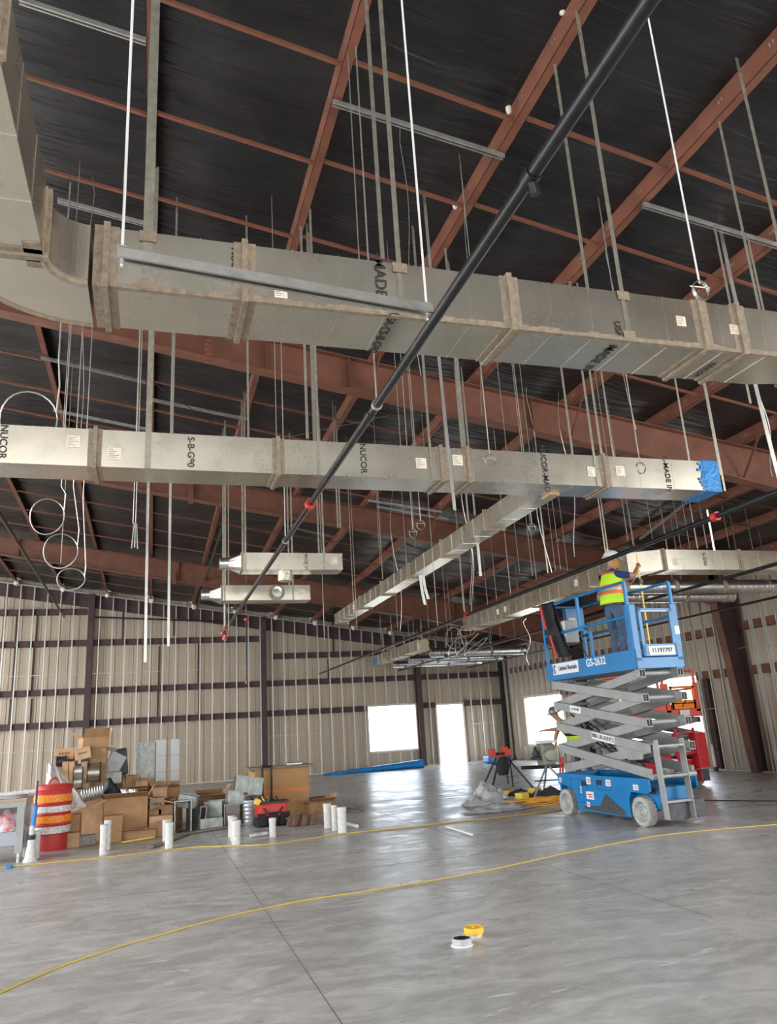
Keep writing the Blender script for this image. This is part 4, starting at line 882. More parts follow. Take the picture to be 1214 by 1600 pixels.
# arm decals
z0 = .68; dz = (2.0-z0)/4
def armtext(i, f0, f1, h, s, size):
    # outer arm of level i goes from far-high to near-low on the left side
    za, zb = z0+i*dz, z0+(i+1)*dz; yn, yf = .16, 2.28
    P0 = V((-.372, yn, za)); P1 = V((-.372, yf, zb)); a = P0.lerp(P1, f0); b = P0.lerp(P1, f1); c = (a+b)/2; d = (a-b).normalized(); u = V((1, 0, 0)).cross(d) ; u = V((0, -d.z, d.y)) if V((0, -d.z, d.y)).z > 0 else V((0, d.z, -d.y))
    R = Matrix((d, u, d.cross(u))).transposed(); o = MB().obox(c, ((a-b).length, h, .004), R).build('arm_sticker', WHT, blue); text(s, size, c+V((-.003, 0, 0)), d, u, INK, o, 'sticker_lettering', .002, .001)
armtext(1, .30, .56, .10, '800-UR-RENTS', .082)
armtext(2, .66, .80, .10, '11197797', .055)
# scissors must show the outer arms from far-high to near-low
# control box, platform clutter
t = blue
def loc2(x, y, z): return t.matrix_world@V((x, y, z))
bpy.context.view_layer.update()
MB().box(-.02, .30, 2.2, 2.30, 2.85, 3.25).build('control_box', BLUE, blue, bevel=.01)
MB().box(.02, .16, 2.19, 2.2, 2.95, 3.08).build('control_label', WHT, blue)
MB().box(-.36, -.1, 1.75, 2.05, 2.62, 2.98).build('document_box', mat('label white grey', (.5, .5, .48), .6), blue, bevel=.02)
MB().tube([(.1, 2.2, 2.9), (.05, 2.0, 2.6), (.1, 1.8, 2.3), (.2, 1.7, 2.15)], .012, 6).build('control_cable', BLACK, blue, True)
# black jacket over the rail
jk = empty('jacket', loc2(-.40, 2.0, 2.2), blue.rotation_euler.z, 'black work jacket with red stripes draped over the blue platform rail', 'jacket')
def drape(seed, y0, y1, zt, zb, x, m, nm, par):
    mb = MB(); n, k = 14, 14; r = random.Random(seed)
    for side in (0, 1):
        base = len(mb.v)
        for j in range(k+1):
            for i in range(n+1):
                f, g = i/n, j/k; wd = 1-.25*math.sin(g*3.1)*(.3+.7*noise.noise(V((g*3, seed, 0)))**2); yc = (y0+y1)/2+g*(-.22); y = yc+(f-.5)*(y1-y0)*wd
                z = zt+(zb-zt)*g; dx = .025*math.sin(f*9+seed)+.03*noise.noise(V((f*4, g*3, seed)))
                mb.v.append(V((x-(.02+.055*math.sin(f*math.pi)*(0.4+.6*g)+dx)*(1 if side == 0 else -.4), y, z)))
        for j in range(k):
            for i in range(n): a = base+j*(n+1)+i; mb.f.append((a, a+1, a+n+2, a+n+1)); mb.mi.append(0)
    return mb.build(nm, m, par, True, solid=.008)
drape(2, -.06, .40, 1.12, .42, 0, BLK2, 'jacket_body', jk)
drape(6, -.22, .10, .50, .20, 0, BLK2, 'jacket_sleeve', jk)
MB().beam((-.14, .12, 1.08), (-.155, -.0, .66), .01, .05, up=(0, 1, 0)).build('red_stripe', CLAMP, jk); MB().beam((-.13, -.06, .56), (-.135, -.19, .19), .01, .05, up=(0, 1, 0)).build('red_stripe', CLAMP, jk)
red = lift((10.27, 13.42, 0), 0, 'red scissor lift with low platform and orange gate, behind the blue lift', .62, 1.33, 2, LRED, SALM, GREYP, .92, 'red')
sidetext(red, 'GS-2632', .15, 1.1, 1.48, WHT, 'model_number', bold=.003)
MB().box(-.13, .10, -.036, -.03, 1.36, 1.47).build('plate_sticker', WHT, red)
MB().box(.1, .33, -.1, .12, .36, 1.02).build('ladder_panel', LRED, red, bevel=.01)
MB().beam((-.24, -.02, 1.60), (.24, -.02, 1.60), .02, .02).build('gate_bar', SALM, red); MB().beam((-.05, -.02, 1.53), (.1, -.02, 1.72), .02, .02).build('gate_bar', SALM, red)
# ------------------------------------------------------------------ people
def person(name, loc, rz, label, J, E, mats, faces, extras):
    """J joint: (x,y,z,r); E edges (a,b,material index)"""
    t = empty(name, loc, rz, label, 'person')
    names = list(J); idx = {n: i for i, n in enumerate(names)}
    me = bpy.data.meshes.new('b'); me.from_pydata([J[n][:3] for n in names], [(idx[a], idx[b]) for a, b, _ in E], [])
    o = bpy.data.objects.new('b', me); COL.objects.link(o)
    md = o.modifiers.new('s', 'SKIN'); md.use_smooth_shade = True; md.branch_smoothing = .3
    for i, n in enumerate(names): sv = me.skin_vertices[0].data[i]; r = J[n][3]; sv.radius = r if isinstance(r, tuple) else (r, r); sv.use_root = (n == 'pelvis')
    sb = o.modifiers.new('u', 'SUBSURF'); sb.levels = 2
    bpy.context.view_layer.update()
    m2 = bpy.data.meshes.new_from_object(o.evaluated_get(bpy.context.evaluated_depsgraph_get())); bpy.data.objects.remove(o)
    m2.materials.clear()
    for m in mats: m2.materials.append(m)
    segs = [(V(J[a][:3]), V(J[b][:3]), mi) for a, b, mi in E]
    for p in m2.polygons:
        c = p.center; best = None
        for a, b, mi in segs:
            d = b-a; f = max(0, min(1, (c-a).dot(d)/max(1e-9, d.length_squared))); q = (c-(a+d*f)).length
            if best is None or q < best[0]: best = (q, mi)
        p.material_index = best[1]; p.use_smooth = True
    b = bpy.data.objects.new('body', m2); COL.objects.link(b); b.parent = t
    extras(t); return t
def fingers(J, E, side, wrist, palm_dir, curl, spread, mi, elbow):
    """palm and five fingers beyond the wrist"""
    w = V(wrist); d = V(palm_dir).normalized(); u = V(spread).normalized(); c = V(curl).normalized()
    k = w+d*.05; J[side+'palm'] = (*k, (.032, .018)); E.append((side+'wrist', side+'palm', mi))
    for i, (off, ln) in enumerate(((-.027, .065), (-.009, .078), (.010, .074), (.028, .058))):
        a = k+d*.035+u*off; b = a+d*ln*.45+c*ln*.2; e = b+d*ln*.1+c*ln*.5
        J[side+'f%da' % i] = (*a, .0095); J[side+'f%db' % i] = (*b, .0088); J[side+'f%dc' % i] = (*e, .0075)
        E += [(side+'palm', side+'f%da' % i, mi), (side+'f%da' % i, side+'f%db' % i, mi), (side+'f%db' % i, side+'f%dc' % i, mi)]
    a = w+d*.025-u*.035; b = a+d*.03-u*.018+c*.015; e = b+d*.025+c*.02
    J[side+'ta'] = (*a, .012); J[side+'tb'] = (*b, .010); J[side+'tc'] = (*e, .008); E += [(side+'wrist', side+'ta', mi), (side+'ta', side+'tb', mi), (side+'tb', side+'tc', mi)]
def hardhat(t, c, m, tilt=0, r=.125, yaw=0):
    h = empty('hard_hat', c); h.parent = t; h.rotation_euler = (0, tilt, yaw)
    MB().lathe([(r*1.0, 0), (r*1.0, .02), (r*.95, .06), (r*.78, .10), (r*.45, .128), (0, .137)], 24, Matrix.Diagonal((1.12, .95, 1, 1))).build('shell', m, h, True)
    mb = MB(); N = 24
    for i in range(N):
        a0, a1 = 2*math.pi*i/N, 2*math.pi*(i+1)/N
        f = lambda a, k: (1.12*r*k*math.cos(a)+(.045 if k > 1.05 and math.cos(a) > 0 else 0)*max(0, math.cos(a)), .95*r*k*math.sin(a), .002 if k > 1.05 else .012)
        mb.add([f(a0, .97), f(a1, .97), f(a1, 1.14), f(a0, 1.14)], [(0, 1, 2, 3)])
    mb.build('brim', m, h, solid=.006)
    MB().box(-.10, .10, -.012, .012, .108, .135).build('ridge', m, h, bevel=.008)
def face(t, c, fwd, m=SKIN):
    f = V(fwd).normalized(); s = V((-f.y, f.x, 0))
    for k in (-1, 1):
        MB().lathe([(0, -.011), (.008, -.007), (.011, 0), (.008, .007), (0, .011)], 8, Matrix.Translation(V(c)+f*.078+s*k*.032+V((0, 0, .015)))).build('eye', INK, t, True)
        MB().lathe([(0, -.03), (.012, -.02), (.016, 0), (.012, .022), (0, .03)], 8, Matrix.Translation(V(c)+s*k*.083-f*.005)).build('ear', m, t, True)
    MB().obox(V(c)+f*.088-V((0, 0, .045)), (.012, .045, .008)).build('mouth', mat('lips', (.25, .07, .06), .5), t)
def vest(t, pts, m, trim, stripes):
    """open sided vest: stacked elliptical rings (cx,cy,z,rx,ry)"""
    mb = MB(); n = 24
    for (cx, cy, z, rx, ry) in pts:
        for k in range(n): a = 2*math.pi*k/n; mb.v.append(V((cx+rx*math.cos(a), cy+ry*math.sin(a), z)))
    for j in range(len(pts)-1):
        for k in range(n): A = j*n; mb.f.append((A+k, A+(k+1) % n, A+n+(k+1) % n, A+n+k)); mb.mi.append(stripes[j])
    return mb.build('vest', [m, trim, SILV], t, True, solid=.006)
J = {'pelvis': (0, 0, .97, (.15, .125)), 'spine': (.0, 0, 1.12, (.145, .12)), 'chest': (.03, 0, 1.30, (.165, .125)), 'neckb': (.045, 0, 1.46, (.10, .085)), 'neck': (.065, 0, 1.53, (.058, .058)), 'jaw': (.09, 0, 1.60, (.068, .075)), 'head': (.085, 0, 1.68, (.082, .096)), 'crown': (.08, 0, 1.75, (.065, .08)), 'nose': (.20, 0, 1.655, .012),
     'Rsh': (.03, -.19, 1.40, .06), 'Lsh': (.03, .19, 1.40, .06), 'Relb': (.29, -.24, 1.38, .043), 'Rwrist': (.47, -.14, 1.53, .028), 'Lelb': (.22, .20, 1.18, .043), 'Lwrist': (.44, .10, 1.30, .028),
     'Rhip': (0, -.10, .88, .098), 'Lhip': (0, .10, .88, .098), 'Rkn': (.02, -.11, .50, .066), 'Lkn': (.06, .12, .50, .066), 'Rank': (-.05, -.11, .10, .045), 'Lank': (.0, .13, .10, .045), 'Rtoe': (.10, -.12, .045, .04), 'Ltoe': (.15, .14, .045, .04)}
E = [('pelvis', 'spine', 1), ('spine', 'chest', 1), ('chest', 'neckb', 1), ('neckb', 'neck', 0), ('neck', 'jaw', 0), ('jaw', 'head', 0), ('head', 'crown', 0), ('head', 'nose', 0),
     ('neckb', 'Rsh', 1), ('neckb', 'Lsh', 1), ('Relb', 'Rwrist', 0), ('Lelb', 'Lwrist', 0), ('pelvis', 'Rhip', 2), ('pelvis', 'Lhip', 2), ('Rhip', 'Rkn', 2), ('Lhip', 'Lkn', 2), ('Rkn', 'Rank', 2), ('Lkn', 'Lank', 2), ('Rank', 'Rtoe', 3), ('Lank', 'Ltoe', 3)]
J['Rslv'] = (.19, -.225, 1.385, .052); J['Lslv'] = (.13, .205, 1.27, .052)
E += [('Rsh', 'Rslv', 1), ('Rslv', 'Relb', 0), ('Lsh', 'Lslv', 1), ('Lslv', 'Lelb', 0)]
fingers(J, E, 'R', J['Rwrist'][:3], (.75, .2, .6), (.3, .6, -.5), (.4, 0, -.6), 0, None); fingers(J, E, 'L', J['Lwrist'][:3], (.9, 0, .3), (.2, -.3, .6), (.2, .8, 0), 0, None)
def ex1(t):
    hardhat(t, (.10, 0, 1.69), WHT, math.radians(10))
    face(t, (.085, 0, 1.665), (1, 0, 0))
    MB().lathe([(.05, -.09), (.072, -.05), (.078, .0), (.07, .035)], 18, Matrix.Translation((.135, 0, 1.62)), False).build('face_covering', MUST, t, True)
    vest(t, [(0, 0, .96, .175, .215), (0, 0, 1.02, .17, .205), (0, 0, 1.10, .165, .20), (.01, 0, 1.16, .165, .20), (.015, 0, 1.20, .165, .20), (.02, 0, 1.26, .162, .19), (.03, 0, 1.33, .158, .175), (.035, 0, 1.42, .14, .15), (.05, 0, 1.47, .11, .115)], LIME, VORG, [0, 0, 1, 2, 1, 0, 0, 1])
    MB().box(-.02, .02, -.215, -.20, 1.0, 1.4).build('vest_strap', VORG, t) if 0 else None
    for s in (-1, 1): MB().obox((-.02, s*.105, .045), (.29, .1, .09)).build('boot', mat('brown boots', (.09, .055, .03), .8), t, bevel=.03) if 0 else None
    MB().lathe([(.155, -.02), (.158, .02)], 20, Matrix.Translation((0, 0, .95))@Matrix.Diagonal((1, 1.2, 1, 1))).build('belt', BLACK, t, True)
w1 = person('person', loc2(.09, 1.02, 2.155), math.radians(8), 'person in white hard hat and lime vest reaching up to measure the duct', J, E, [SKIN, NAVY, JEAN, mat('brown boots', (.09, .055, .03), .8)], None, ex1)
bpy.context.view_layer.update()
hp = w1.matrix_world@V((.55, -.08, 1.55))
t = empty('tape_measure', hp, 0, 'yellow tape measure blade hanging from the worker raised hand to the deck', 'tape measure')
MB().box(-.013, .013, -.001, .001, -1.33, .22).build('blade', YTAPE, t); MB().box(-.035, .035, -.03, .02, -.27, -.19).build('tape_case', mat('tape case', (.1, .08, .04), .5), t, bevel=.01)
# second worker bending by the groover
J2_ = {'pelvis': (0, 0, .93, (.15, .12)), 'spine': (.10, 0, 1.06, (.145, .12)), 'chest': (.25, 0, 1.22, (.165, .125)), 'neckb': (.38, 0, 1.36, (.10, .085)), 'neck': (.43, 0, 1.42, (.055, .055)), 'jaw': (.49, 0, 1.48, (.066, .073)), 'head': (.51, 0, 1.56, (.08, .094)), 'crown': (.50, 0, 1.63, (.065, .08)), 'nose': (.62, 0, 1.52, .012),
     'Rsh': (.32, -.19, 1.31, .06), 'Lsh': (.32, .19, 1.31, .06), 'Relb': (.58, .27, 1.20, .042), 'Rwrist': (.45, -.20, .93, .028), 'Lelb': (.60, .24, 1.24, .043), 'Lwrist': (.86, .22, 1.23, .028),
     'Rhip': (0, -.10, .86, .098), 'Lhip': (0, .10, .86, .098), 'Rkn': (.08, -.11, .48, .066), 'Lkn': (-.05, .12, .49, .066), 'Rank': (-.02, -.11, .10, .045), 'Lank': (-.2, .13, .10, .045), 'Rtoe': (.13, -.12, .045, .04), 'Ltoe': (-.05, .14, .045, .04)}
J2_['Relb'] = (.42, -.27, 1.05, .042); J2_['Rslv'] = (.38, -.235, 1.18, .052); J2_['Lslv'] = (.47, .215, 1.275, .052)
E2 = [e for e in E if e[0] in J2_ and e[1] in J2_]
fingers(J2_, E2, 'R', J2_['Rwrist'][:3], (.5, .2, -.6), (.4, 0, -.4), (0, .8, 0), 0, None); fingers(J2_, E2, 'L', J2_['Lwrist'][:3], (1, 0, .0), (.5, 0, -.5), (0, .9, 0), 0, None)
def ex2(t):
    hardhat(t, (.50, 0, 1.575), mat('grey hard hat', (.16, .16, .16), .35, .3), math.radians(14)); face(t, (.51, 0, 1.55), (1, 0, -.1))
    MB().lathe([(0, -.02), (.03, -.018), (.033, 0), (0, .004)], 12, Matrix.Translation((.53, .135, 1.62))@Matrix.Rotation(math.radians(-80), 4, 'X')).build('hat_sticker', WHT, t, True)
    vest(t, [(.0, 0, .93, .17, .21), (.05, 0, 1.0, .17, .205), (.12, 0, 1.08, .168, .20), (.18, 0, 1.14, .166, .2), (.22, 0, 1.18, .165, .2), (.27, 0, 1.24, .16, .19), (.34, 0, 1.32, .14, .16), (.39, 0, 1.38, .10, .12)], LIME, BLK2, [0, 0, 1, 0, 0, 0, 0])
w2 = person('person', (8.68, 14.9, 0), math.radians(178), 'person in grey hard hat and lime vest bending behind the blue lift', J2_, E2, [SKIN, GREYC, JEAN, MATS['brown boots']], None, ex2)
# ------------------------------------------------------------------ tools near the lift
def legs3(t, top, feet, r, m, nm='leg'):
    for f in feet: pw(MB().tube([top, f], r, 8).build(nm, m, t, True), t)
Yv = 15.9; tp = at(782, 1178, Y=Yv)
t = empty('pipe_vise_stand', (tp.x, Yv, 0), 0, 'red tripod pipe vise stand with black legs standing left of the blue lift', 'pipe vise')
fl = at(752, 1233, Y=Yv); fr_ = at(838, 1240, Y=15.4)
legs3(t, (tp.x-.10, Yv, tp.z-.05), [(fl.x, Yv+.1, 0)], .022, BLACK); legs3(t, (tp.x+.12, Yv, tp.z-.05), [(fr_.x, 15.4, 0)], .022, BLACK); legs3(t, (tp.x, Yv+.05, tp.z-.05), [(tp.x+.05, Yv+.75, 0)], .022, BLACK)
mb = MB().tube([(tp.x-.33, Yv, .62), (tp.x, Yv+.2, .55), (tp.x+.34, Yv-.1, .66)], .014, 8); pw(mb.build('spreader', BLACK, t, True), t)
mb = MB(); mb.box(tp.x-.2, tp.x+.18, Yv-.09, Yv+.09, tp.z-.07, tp.z-.02); pw(mb.build('tray', CLAMP, t, bevel=.01), t)
for dx, h in ((-.20, .13), (.0, .06), (.1, .17), (.19, .12)): pw(MB().box(tp.x+dx-.06, tp.x+dx+.06, Yv-.07, Yv+.07, tp.z-.07, tp.z-.02+h).build('vise_jaw', CLAMP, t, bevel=.015), t)
pw(MB().lathe([(.09, 0), (.1, .02), (.1, .05), (.03, .055)], 16, Matrix.Translation((tp.x, Yv, tp.z-.02))).build('chain_ring', BLACK, t, True), t)
# dark bag hanging on the vise stand
t = empty('backpack', (tp.x+.02, Yv-.12, .34), 0, 'black backpack hanging under the red tripod vise stand', 'bag')
mb = MB().lathe([(0, 0), (.09, .01), (.14, .08), (.15, .22), (.12, .32), (.06, .38), (0, .39)], 14, Matrix.Diagonal((1, .55, 1, 1))); 
for v in mb.v: v += V((-.05+.05*noise.noise(v*6), .03*noise.noise(v*9), 0))
mb.build('bag_body', BLK2, t, True)
for x0, x1, zz in ((.13, .15, -.25), (.02, .04, -.18)): MB().beam((x0, 0, .4), (x1, 0, zz), .045, .01, up=(1, 0, 0)).build('strap', BLK2, t)
# roll groover on its stand
Yg = 14.2; gp = at(850, 1178, Y=Yg)
t = empty('roll_groover', (gp.x, Yg, 0), 0, 'olive grey pipe grooving machine on crossed legs beside the bending worker', 'machine')
mb = MB(); mb.box(gp.x-.10, gp.x+.17, Yg-.16, Yg+.16, gp.z-.22, gp.z+.20); pw(mb.build('motor_housing', mat('olive grey casting', (.24, .235, .19), .5, .2, .3, 8), t, bevel=.04), t)
pw(MB().lathe([(.11, 0), (.12, .03), (.10, .09), (0, .1)], 18, Matrix.Translation((gp.x+.03, Yg-.16, gp.z-.02))@Matrix.Rotation(math.radians(90), 4, 'X')).build('drive_cover', mat('olive light', (.32, .31, .26), .5, .2), t, True), t)
pw(MB().box(gp.x-.12, gp.x+.26, Yg-.1, Yg+.1, gp.z+.20, gp.z+.25).build('top_plate', WHT, t, bevel=.008), t)
pw(MB().box(gp.x-.27, gp.x-.10, Yg-.08, Yg+.08, gp.z-.10, gp.z-.05).build('side_tray', BLACK, t, bevel=.01), t)
pw(MB().lathe([(.05, 0), (.07, .05), (.04, .15), (.02, .2)], 12, Matrix.Translation((gp.x-.19, Yg, gp.z-.05))).build('oil_pump', BLACK, t, True), t)
f1 = at(827, 1246, Y=Yg-.2); top = (gp.x+.04, Yg, gp.z-.2)
for f in ((f1.x, Yg-.35, 0), (gp.x+.5, Yg-.2, 0), (gp.x+.2, Yg+.6, 0)): pw(MB().tube([top, f], .02, 8).build('leg', GREYP, t, True), t)
pw(MB().tube([(f1.x+.15, Yg-.2, .32), (gp.x+.36, Yg-.15, .30)], .012, 8).build('cross_brace', BLACK, t, True), t)
for k in range(2): pw(MB().tube([(gp.x+.25+k*.06, Yg-.1, gp.z-.4), (gp.x+.3+k*.06, Yg-.1, gp.z-.08)], .02, 8).build('red_handle', CLAMP, t, True), t)
q0 = at(815, 1200, Y=14.6); tag(MB().tube([(q0.x, 14.6, q0.z), (q0.x+1.7, 14.55, q0.z-.04)], .035, 12).build('pipe_length', BPIPE, smooth=True), 'length of black pipe resting level behind the blue lift, left end showing', 'pipe')
# plastic sheeting heap
def heap(name, pts, h, m, lab, cat, seed=1, n=26, rough=.5, kind=None, par=None):
    """crumpled heap over a footprint ellipse (cx,cy,rx,ry,rot)"""
    cx_, cy_, rx, ry, rot = pts; mb = MB(); rings = 14
    for j in range(rings+1):
        f = j/rings
        for k in range(n):
            a = 2*math.pi*k/n; rr = f*(1+.22*noise.noise(V((math.cos(a)*2+seed, math.sin(a)*2, seed)))); x, y = rx*rr*math.cos(a), ry*rr*math.sin(a)
            hh = h*(1-f**1.5)*(1+rough*noise.noise(V((x*5+seed*3, y*5, 0)))+.5*rough*noise.noise(V((x*14, y*14, seed)))); X = x*math.cos(rot)-y*math.sin(rot); Y = x*math.sin(rot)+y*math.cos(rot)
            mb.v.append(V((cx_+X, cy_+Y, max(.006, hh)+.004*(k % 2))))
    for j in range(rings):
        for k in range(n): mb.f.append((j*n+k, j*n+(k+1) % n, (j+1)*n+(k+1) % n, (j+1)*n+k)); mb.mi.append(0)
    mb.f.append(tuple(range(n))); mb.mi.append(0); mb.f.append(tuple(rings*n+k for k in range(n))[::-1]); mb.mi.append(0)
    return tag(mb.build(name, m, smooth=True), lab, cat, None, kind)
c = at(757, 1256, Z=0); heap('plastic_sheet', (c.x+.1, c.y, .6, .5, .3), .27, PLASTW, 'crumpled milky plastic sheet heaped at the foot of the red tripod', 'plastic sheet', 2, rough=.8)
c = at(772, 1266, Z=0); heap('plastic_sheet', (c.x+.1, c.y-.1, .75, .28, .1), .10, mat('white plastic sheet', (.52, .52, .51), .35, 0, .3, 5, .9, 9), 'flat white plastic sheet spread on the floor in front of the heaped sheet', 'plastic sheet', 5, rough=.9)
c = at(815, 1249, Z=0); heap('work_bag', (c.x, c.y+.15, .42, .22, .2), .16, BLK2, 'low black bag lying on the floor between plastic sheet and yellow cord', 'bag', 3, rough=.6)
c = at(862, 1248, Z=0); heap('work_bag', (c.x+.1, c.y+.35, .55, .25, 0), .17, mat('dark brown cloth', (.05, .035, .04), .9), 'dark crumpled bag partly behind the blue lift rear wheel', 'bag', 8, rough=.6)
r = random.Random(12); c = at(843, 1258, Z=0)
t = empty('extension_cord', c, 0, 'tangled yellow-orange extension cord heap beside the rear wheel of the blue lift', 'cord')
for i in range(9):
    a, b = r.uniform(.25, .52), r.uniform(.1, .2); o_ = (r.uniform(-.12, .12), r.uniform(-.08, .08)); z = .015+i*.013
    MB().tube([(o_[0]+a*math.cos(x)*(1+.12*math.sin(3*x+i)), o_[1]+b*math.sin(x)*(1+.2*math.cos(2*x+i)), z+.006*math.sin(5*x)) for x in [k*math.pi/14 for k in range(28)]], .011, 6, closed=True).build('cord_loop', mat('orange yellow cord', (.70, .33, .03), .5), t, True)
for (px, py, lab) in ((801, 1246, 'small yellow box on the floor left of the cord heap'), (822, 1250, 'second small yellow box nearer the cord heap'), (842, 1242, 'yellow and teal box behind the cord heap')):
    c = at(px, py+3, Z=0); tag(MB().obox((c.x, c.y+.15, .08), (.24, .16, .15), Matrix.Rotation(.5, 3, 'Z')).build('tool_box', mat('yellow plastic', (.75, .55, .06), .5), bevel=.01), lab, 'box')
c = at(790, 1186, Y=26); tag(MB().box(c.x-.5, c.x+.4, 26.3, 26.9, 0, .28).build('blue_bundle', BFILM, bevel=.08), 'small blue wrapped bundle on the floor in the far corner', 'bundle')
# blue rolled film along the end wall
p, q = at(505, 1213, Z=0), at(660, 1197, Z=0)
Yb = 27.0; X0, X1 = at(505, 1210, Y=Yb).x, at(661, 1195, Y=Yb).x
mb = MB(); n = 24
mb.tube([(X0+(X1-X0)*i/n, Yb+.05*math.sin(i), .03+.12*(i/n)) for i in range(n+1)], [.03+.115*(i/n)**.8 for i in range(n+1)], 12)
tag(mb.build('film_roll', BFILM, smooth=True), 'long blue plastic film bundle lying along the foot of the end wall', 'film bundle')
# ------------------------------------------------------------------ hoses
def hose(pts, r, label, m=YEL, nm='air_hose'):
    P = [at(x, y, Z=r) for x, y in pts]; out = []
    for i in range(len(P)-1):
        p0, p1, p2, p3 = P[max(0, i-1)], P[i], P[i+1], P[min(len(P)-1, i+2)]
        for k in range(8):
            f = k/8; q = .5*((2*p1)+(p2-p0)*f+(2*p0-5*p1+4*p2-p3)*f*f+(3*p1-p0-3*p2+p3)*f**3); q.z = r*1.05; q += V((.012*noise.noise(q*3), .02*noise.noise(q*2.3), 0)); out.append(q)
    out.append(P[-1]); return tag(MB().tube(out, r, 8).build(nm, m, smooth=True), label, 'hose')
hose([(-140, 1610), (0, 1550), (100, 1508), (200, 1475), (300, 1447), (400, 1422), (500, 1403), (600, 1388), (750, 1362), (900, 1330), (1000, 1311), (1060, 1302), (1214, 1288), (1400, 1272)], .0065, 'yellow air hose snaking across the foreground floor from the lower left')
hose([(-60, 1362), (0, 1356), (50, 1351), (110, 1345), (200, 1336), (300, 1324), (360, 1322), (430, 1318), (534, 1303), (640, 1292), (700, 1285), (750, 1280), (860, 1268), (900, 1262)], .0085, 'yellow hose running in front of the white pipe stubs toward the blue lift')
o = at(14, 1354, Z=.02); tag(MB().lathe([(0, 0), (.03, .005), (.03, .04), (0, .045)], 8, Matrix.Translation((o.x, o.y, 0))@Matrix.Diagonal((1.6, 1, 1, 1))).build('hose_fitting', BFILM, smooth=True), 'small blue fitting on the yellow hose at the left edge', 'hose fitting')
hose([(1085, 1250), (1150, 1251), (1300, 1252)], .008, 'thin dark cable on the floor right of the blue lift', BLACK, 'power_cable')
# ------------------------------------------------------------------ floor stubs
def stub(px, py, h, lab, r=.056, cat='pipe stub'):
    c = at(px, py, Z=0); t = empty('pipe_stub', c, 0, lab, cat, 'white pipe stubs rising from the slab')
    MB().lathe([(r*.9, 0), (r, .002), (r, h-.05), (r*1.01, h-.05)], 20).build('pipe_wall', WHITEP, t, True)
    MB().lathe([(r*1.09, h-.055), (r*1.1, h-.05), (r*1.1, h-.004), (r*1.0, h), (0, h)], 20).build('end_cap', WHITEP, t, True); return t
for px, py, h, r, lab in ((161, 1336, .40, .05, 'front one of two white pipe stubs between barrel and large brown carton'), (167, 1328, .41, .05, 'white pipe stub just behind another, right of the red barrel'),
    (264, 1326, .35, .055, 'white pipe stub standing alone before the metal duct fittings, front one'), (259, 1319, .34, .05, 'white pipe stub half hidden behind the one by the duct fittings'),
    (369, 1320, .33, .062, 'white pipe stub front one of three left of the red tool bag'), (365, 1314, .33, .05, 'white pipe stub middle one of three left of the red tool bag'), (362, 1308, .31, .055, 'white pipe stub rear one of three left of the red tool bag'),
    (426, 1308, .27, .05, 'short white pipe stub alone in front of the red tool bag'),
    (535, 1302, .37, .066, 'white pipe stub rightmost and front of three right of the big carton'), (523, 1298, .37, .045, 'slim white pipe stub, middle of three right of the big carton'), (512, 1294, .37, .058, 'white pipe stub leftmost of three right of the big carton'),
    (54, 1341, .36, .06, 'white pipe stub beside the foot of the red barrel')): stub(px, py, h, lab, r)
c = at(47, 1346, Z=0); t = empty('marker_post', c, 0, 'white flared post with blue top leaning by the red barrel', 'post')
MB().lathe([(.10, 0), (.075, .06), (.05, .22), (.045, .33)], 16).build('flared_base', WHITEP, t, True); MB().lathe([(.05, .28), (.052, .31), (.05, .34)], 16).build('black_band', BLACK, t); MB().tube([(0, 0, .33), (.0, .0, .46)], .035, 10).build('upper_tube', WHITEP, t, True); MB().tube([(0.01, 0, .45), (.03, 0, .72)], .03, 10).build('blue_sleeve', BFILM, t, True); MB().tube([(.03, 0, .7), (.03, .0, 1.05)], .014, 8).build('stick', BLACK, t, True)
# open pipe ring and yellow cap in the foreground
c = at(722, 1477, Z=0); t = empty('drain_pipe', c, 0, 'short open white pipe ring set in the foreground floor', 'drain pipe')
MB().lathe([(.066, 0), (.069, .002), (.069, .048), (.062, .050), (.060, .045), (.060, .003), (0, .003)], 32, None, False).build('pipe_ring', mat('grey white pvc', (.46, .46, .46), .5, 0, .2, 15), t, True); MB().lathe([(0, .004), (.0595, .004), (.0595, .047)], 24, None, False).build('bore_shade', BLACK, t)  # pipe bore coloured black to stand in for the shade below floor level
MB().lathe([(.069, 0), (.078, .0), (.076, .004), (.069, .008)], 32, None, False).build('dust_ring', WHT, t)
c = at(741, 1463, Z=0); t = empty('capped_drain', c, 0, 'yellow round cap on a short pipe just behind the open white ring', 'cap')
MB().lathe([(.055, 0), (.058, .02), (.058, .03)], 24).build('pipe_wall', WHITEP, t, True); MB().lathe([(.071, .022), (.073, .03), (.072, .058), (.066, .064), (.060, .060), (0, .058)], 32).build('yellow_cap', mat('yellow cap', (.80, .48, .04), .45, 0, .12, 9), t, True); MB().box(-.01, .01, -.004, .012, .058, .066).build('cap_tab', MATS['yellow cap'], t)
# small stub of pipe on the side wall floor
c = at(1144, 1203, Z=0); c = V((min(c.x, W-.6), c.y, 0)); t = empty('standpipe', (c.x, c.y, 0), 0, 'thin white standpipe near the side wall right of the red lift', 'pipe')
MB().tube([(0, 0, .1), (-.0, 0, .62)], .03, 10).build('pipe_wall', WHITEP, t, True); MB().lathe([(.06, 0), (.06, .08), (.035, .1)], 12).build('black_base', BLACK, t); MB().box(-.14, .05, -.02, .02, 0, .02).build('foot_strip', WHITEP, t)
